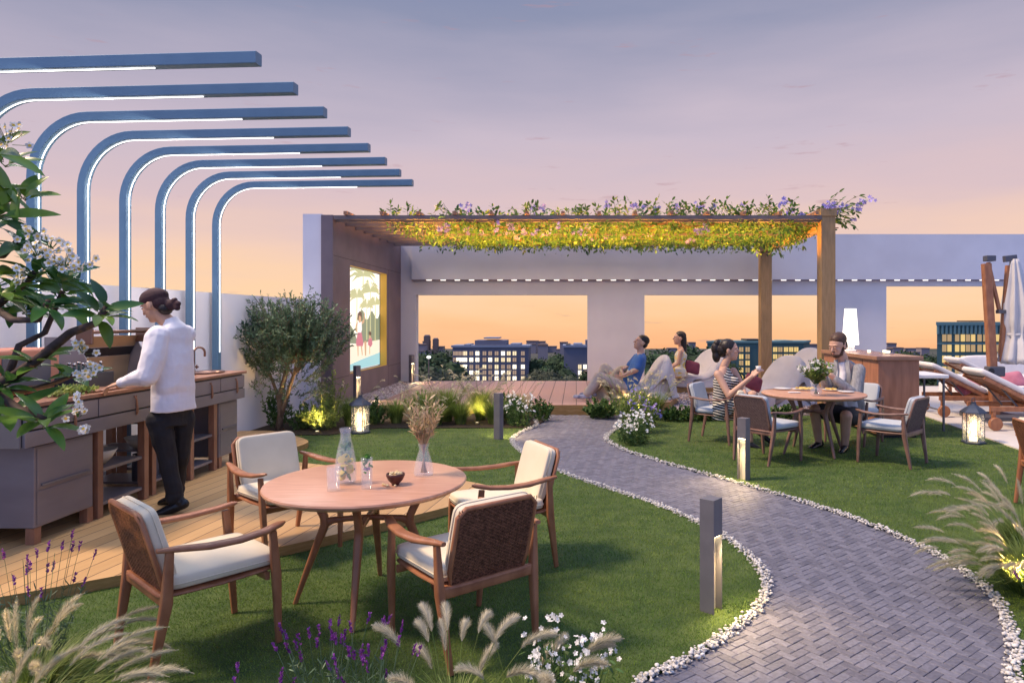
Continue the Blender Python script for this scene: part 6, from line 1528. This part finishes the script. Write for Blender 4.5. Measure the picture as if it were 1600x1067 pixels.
for (px, py, n, sp) in ((12,212,22,.045),(62,392,22,.045),(100,408,18,.035),(30,432,10,.03),(130,410,5,.02),(130,540,8,.022),(122,640,8,.026),(133,662,6,.018),(118,622,5,.015),(146,578,6,.018),(128,585,6,.018),(78,378,8,.03),(40,355,6,.02)):
    blossoms(px, py, 2.82, n, sp, .017)
for (px, py, D, n, L) in ((0,330,2.9,9,.18),(30,300,3.0,8,.16),(0,455,2.8,10,.17),(15,640,2.85,8,.17),(100,430,2.9,9,.15),(-10,230,2.9,8,.17),(158,486,2.78,5,.13)):
    rosette(px, py, D, n, L, (random.gauss(.3,.3), random.gauss(-.35,.3), .8), .056)
bk_.build('branches', M['plum_bark'], pt, smooth=True); lv_.build('leaves', M['plum_leaf'], pt, smooth=True); fs_.build('stalks', M['bushleaf'], pt); fw.build('petals', M['petal_white'], pt); fy.build('blossom_hearts', M['petal_yellow'], pt)
# uplights
uplight(2.50,3.74,0,'stubby uplight at the base of the right hand fountain grass', (.15,.45,1), 32, 120, h=.10)
uplight(-2.2,2.35,0,'uplight hidden in the lower left grasses', (.1,.15,1), 10, 120)
uplight(-3.62,9.55,.02,'bright uplight in the shrubs left of the lantern', (-.2,.3,1), 14, 110)
uplight(.95,9.9,.02,'uplight among the plumed grasses in front of the reclining man', (0,.3,1), 16, 110)
uplight(-1.5,10.35,.02,'uplight in the planting before the stage', (0,.3,1), 12, 120)
uplight(.9,12.3,SZ,'uplight on the stage beside the reclining man', (.2,.3,1), 2.5, 120)
# ------------------------------------------------------------ the city below the roof
TG = -32
struct(MB().add([(-1500,16.6,TG),(1500,16.6,TG),(1500,800,TG),(-1500,800,TG)], [(0,1,2,3)]).build('terrain', M['terrain']))
def wc(px, D): return (px-PX0)/FX*D
def zc(py, D): return EYE-(py-PY0)/FX*D
def windows(par, o, D, cols, rows, w, h, mats, frame=None):
    wm = {}
    for (px) in cols:
        for (py) in rows:
            r_ = random.random(); m = mats[0] if r_ < .22 else (mats[1] if r_ < .58 else mats[2])
            if m.name not in wm:
                me = MB(); me.bb(-w/2,-.06*w,-.3,.0,-h/2,h/2); me.bb(.06*w,w/2,-.3,.0,-h/2,h/2); ob = me.build('window', m, par); wm[m.name] = ob
            else: ob = wm[m.name].copy(); COL.objects.link(ob)
            ob.location = Vector((wc(px,D), D-.02, zc(py,D)))-o
def block(label, px0, px1, pyt, D, depth, m, roofm, cols, rows, w, h, mats, extra=()):
    o = Vector((wc((px0+px1)/2,D), D, TG)); t = thing('apartment_building', label, 'building', o)
    xa, xb = wc(px0,D), wc(px1,D); sk = .55*depth if xa > 50 else 0     # the block stands askew to the street
    MB().prism([(xa,D),(xb,D),(xb+sk,D+depth),(xa+sk,D+depth)],TG,zc(pyt,D)).build('wall', m, t, origin=o)
    MB().prism([(xa-.5,D-.5),(xb+.5,D-.5),(xb+.5+sk,D+depth),(xa-.5+sk,D+depth)],zc(pyt,D)+.01,zc(pyt,D)+.9).build('roof', roofm, t, origin=o)
    for (a, b, c, d_, nm, mm) in extra:
        MB().bb(wc(a,D),wc(b,D),D+1.5,D+depth-.5,zc(d_,D)+.95 if nm != 'side_wing' else TG,zc(c,D)).build(nm, mm, t, origin=o)
    windows(t, o, D, cols, rows, w, h, mats); return t
wm3 = [M['win_bright'], M['win'], M['win_dim']]
random.seed(5)
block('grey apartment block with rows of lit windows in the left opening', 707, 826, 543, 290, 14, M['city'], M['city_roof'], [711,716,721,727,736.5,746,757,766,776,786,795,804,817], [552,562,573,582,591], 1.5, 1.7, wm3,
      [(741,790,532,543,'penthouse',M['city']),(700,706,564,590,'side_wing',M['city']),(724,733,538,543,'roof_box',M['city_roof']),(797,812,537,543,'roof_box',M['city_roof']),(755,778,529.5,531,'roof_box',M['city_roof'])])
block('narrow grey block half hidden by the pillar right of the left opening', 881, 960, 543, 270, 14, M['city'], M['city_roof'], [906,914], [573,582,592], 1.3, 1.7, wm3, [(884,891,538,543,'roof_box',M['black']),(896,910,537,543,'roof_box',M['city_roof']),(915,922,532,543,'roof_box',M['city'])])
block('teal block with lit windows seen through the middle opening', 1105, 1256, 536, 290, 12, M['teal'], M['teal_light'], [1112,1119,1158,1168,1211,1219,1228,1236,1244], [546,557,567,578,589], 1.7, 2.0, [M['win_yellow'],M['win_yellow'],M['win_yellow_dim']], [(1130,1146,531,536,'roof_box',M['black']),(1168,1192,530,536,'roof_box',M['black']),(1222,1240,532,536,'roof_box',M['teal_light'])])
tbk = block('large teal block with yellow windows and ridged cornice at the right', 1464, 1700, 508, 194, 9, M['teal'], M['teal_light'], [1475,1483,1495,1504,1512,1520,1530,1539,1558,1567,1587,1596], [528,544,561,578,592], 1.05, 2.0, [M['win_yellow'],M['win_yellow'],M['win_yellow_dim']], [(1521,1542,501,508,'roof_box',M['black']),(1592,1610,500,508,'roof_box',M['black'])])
o = tbk.location
mb = MB(); px = 1465
while px < 1640: mb.bb(wc(px,194)-.28,wc(px,194)+.28,193.6,194,zc(522,194),zc(507,194)); px += 6.5
mb.bb(wc(1464,194),wc(1640,194),193.8,193.99,zc(509.5,194),zc(508,194)); mb.build('cornice', M['teal_light'], tbk, origin=o)
MB().bb(wc(1464,194),wc(1640,194),193.85,193.99,zc(538,194),zc(536,194)).build('string_course', M['teal_light'], tbk, origin=o)
for (a, b, c, D, l) in ((662,670,525,640,'slim tall tower far away on the left skyline'),(676,683,530,640,'second slim tower on the left skyline, slightly shorter'),(651,654,538,640,'short tower at the very edge of the left opening')):
    o = Vector((wc((a+b)/2,D),D,TG)); t = thing('far_tower', l, 'tower', o); MB().bb(wc(a,D),wc(b,D),D,D+8,TG,zc(c,D)).build('wall', M['tower'], t, origin=o); MB().bb(wc(a+1,D),wc(b-1,D),D+1,D+7,zc(c,D)+.01,zc(c,D)+1).build('roof', M['farwall'], t, origin=o)
random.seed(8)
f0 = None
for k in range(26):
    px = random.uniform(655,700) if k < 5 else (random.uniform(826,884) if k < 14 else (random.uniform(1050,1110) if k < 18 else (random.uniform(1255,1290) if k < 20 else random.uniform(1385,1465))))
    D = random.uniform(560,760); 
    if f0 is None:
        f0 = thing('far_house', '', 'building', group='tiny pale buildings along the far skyline'); MB().bb(-6,6,0,10,0,6).build('wall', M['farwall'], f0); MB().bb(-6.3,6.3,-.2,10.2,6.01,6.8).build('roof', M['tower'], f0); ob = f0
    else: ob = copy_tree(f0)
    ob.location = (wc(px,D), D, TG); ob.scale = (random.uniform(.5,1.2),1,random.uniform(.6,1.9)); ob['label'] = 'tiny pale building on the distant skyline'
def far_tree(m, seed):
    random.seed(seed); t = thing('far_tree', '', 'tree'); mb = MB(); lobes = [(random.gauss(0,2.4), random.gauss(0,2), random.uniform(4,11), random.uniform(2.2,3.8)) for _ in range(11)]
    for (x, y, z, r_) in lobes:
        for k in range(230):
            d = rdir(); p = Vector((x,y,z))+d*r_*random.uniform(.75,1.08); nr = (d+rdir()*.7).normalized(); a_ = nr.orthogonal().normalized(); mb.leaf2(p, a_, nr.cross(a_), random.uniform(.5,1.1), random.uniform(.4,.8))
        mb.ell((x,y,z), (r_*.82,)*3, None, 10)
    mb.build('crown', m, t); tk_ = MB(); tk_.tube([(0,0,0),(.1,0,3),(0,0,6)], [.5,.4,.25], n=7); tk_.build('trunk', M['bark'], t); return t
protos = [far_tree(M['fartree'], 1), far_tree(M['fartree'], 2), far_tree(M['fartree2'], 3)]
used = set()
def trees(lst, group, label):
    for (px, pyt, D, kind) in lst:
        p0 = protos[kind]
        if kind in used: ob = copy_tree(p0)
        else: ob = p0; used.add(kind)
        H_ = zc(pyt,D)-TG; s_ = H_/14.5; ob.location = (wc(px,D), D, TG); ob.scale = (s_*random.uniform(.8,1.1), s_*.9, s_); ob.rotation_euler = (0,0,random.uniform(0,6)); ob['label'] = label; ob['group'] = group
random.seed(10)
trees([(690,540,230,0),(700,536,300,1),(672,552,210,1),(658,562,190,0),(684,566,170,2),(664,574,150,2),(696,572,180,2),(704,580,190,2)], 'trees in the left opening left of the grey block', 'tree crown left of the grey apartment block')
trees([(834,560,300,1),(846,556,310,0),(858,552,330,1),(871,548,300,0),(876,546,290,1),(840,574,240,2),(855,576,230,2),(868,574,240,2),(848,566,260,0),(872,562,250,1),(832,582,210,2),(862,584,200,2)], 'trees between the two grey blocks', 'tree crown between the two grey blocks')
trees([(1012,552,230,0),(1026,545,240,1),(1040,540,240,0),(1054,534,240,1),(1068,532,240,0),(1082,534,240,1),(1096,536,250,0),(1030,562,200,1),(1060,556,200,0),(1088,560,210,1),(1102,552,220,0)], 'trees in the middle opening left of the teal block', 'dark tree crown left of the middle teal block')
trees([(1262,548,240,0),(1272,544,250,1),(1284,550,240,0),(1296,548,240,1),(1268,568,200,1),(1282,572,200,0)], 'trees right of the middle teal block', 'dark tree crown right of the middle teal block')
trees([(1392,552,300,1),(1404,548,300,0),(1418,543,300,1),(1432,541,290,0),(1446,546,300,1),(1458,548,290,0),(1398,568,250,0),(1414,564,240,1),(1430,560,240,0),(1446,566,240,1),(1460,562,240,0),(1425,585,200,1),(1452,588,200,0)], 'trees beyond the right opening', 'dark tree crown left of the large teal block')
sl = thing('street_lamp', 'tiny lit street lamp among the dark trees at far left of the opening', 'street lamp', (wc(670,150),150,TG))
MB().tube([(0,0,0),(0,0,zc(560,150)-TG)], .12, n=6).build('pole', M['tower'], sl); MB().sell((0,0,zc(558,150)-TG), (.45,.45,.3), e1=1, e2=1).build('lamp_head', M['led'], sl)
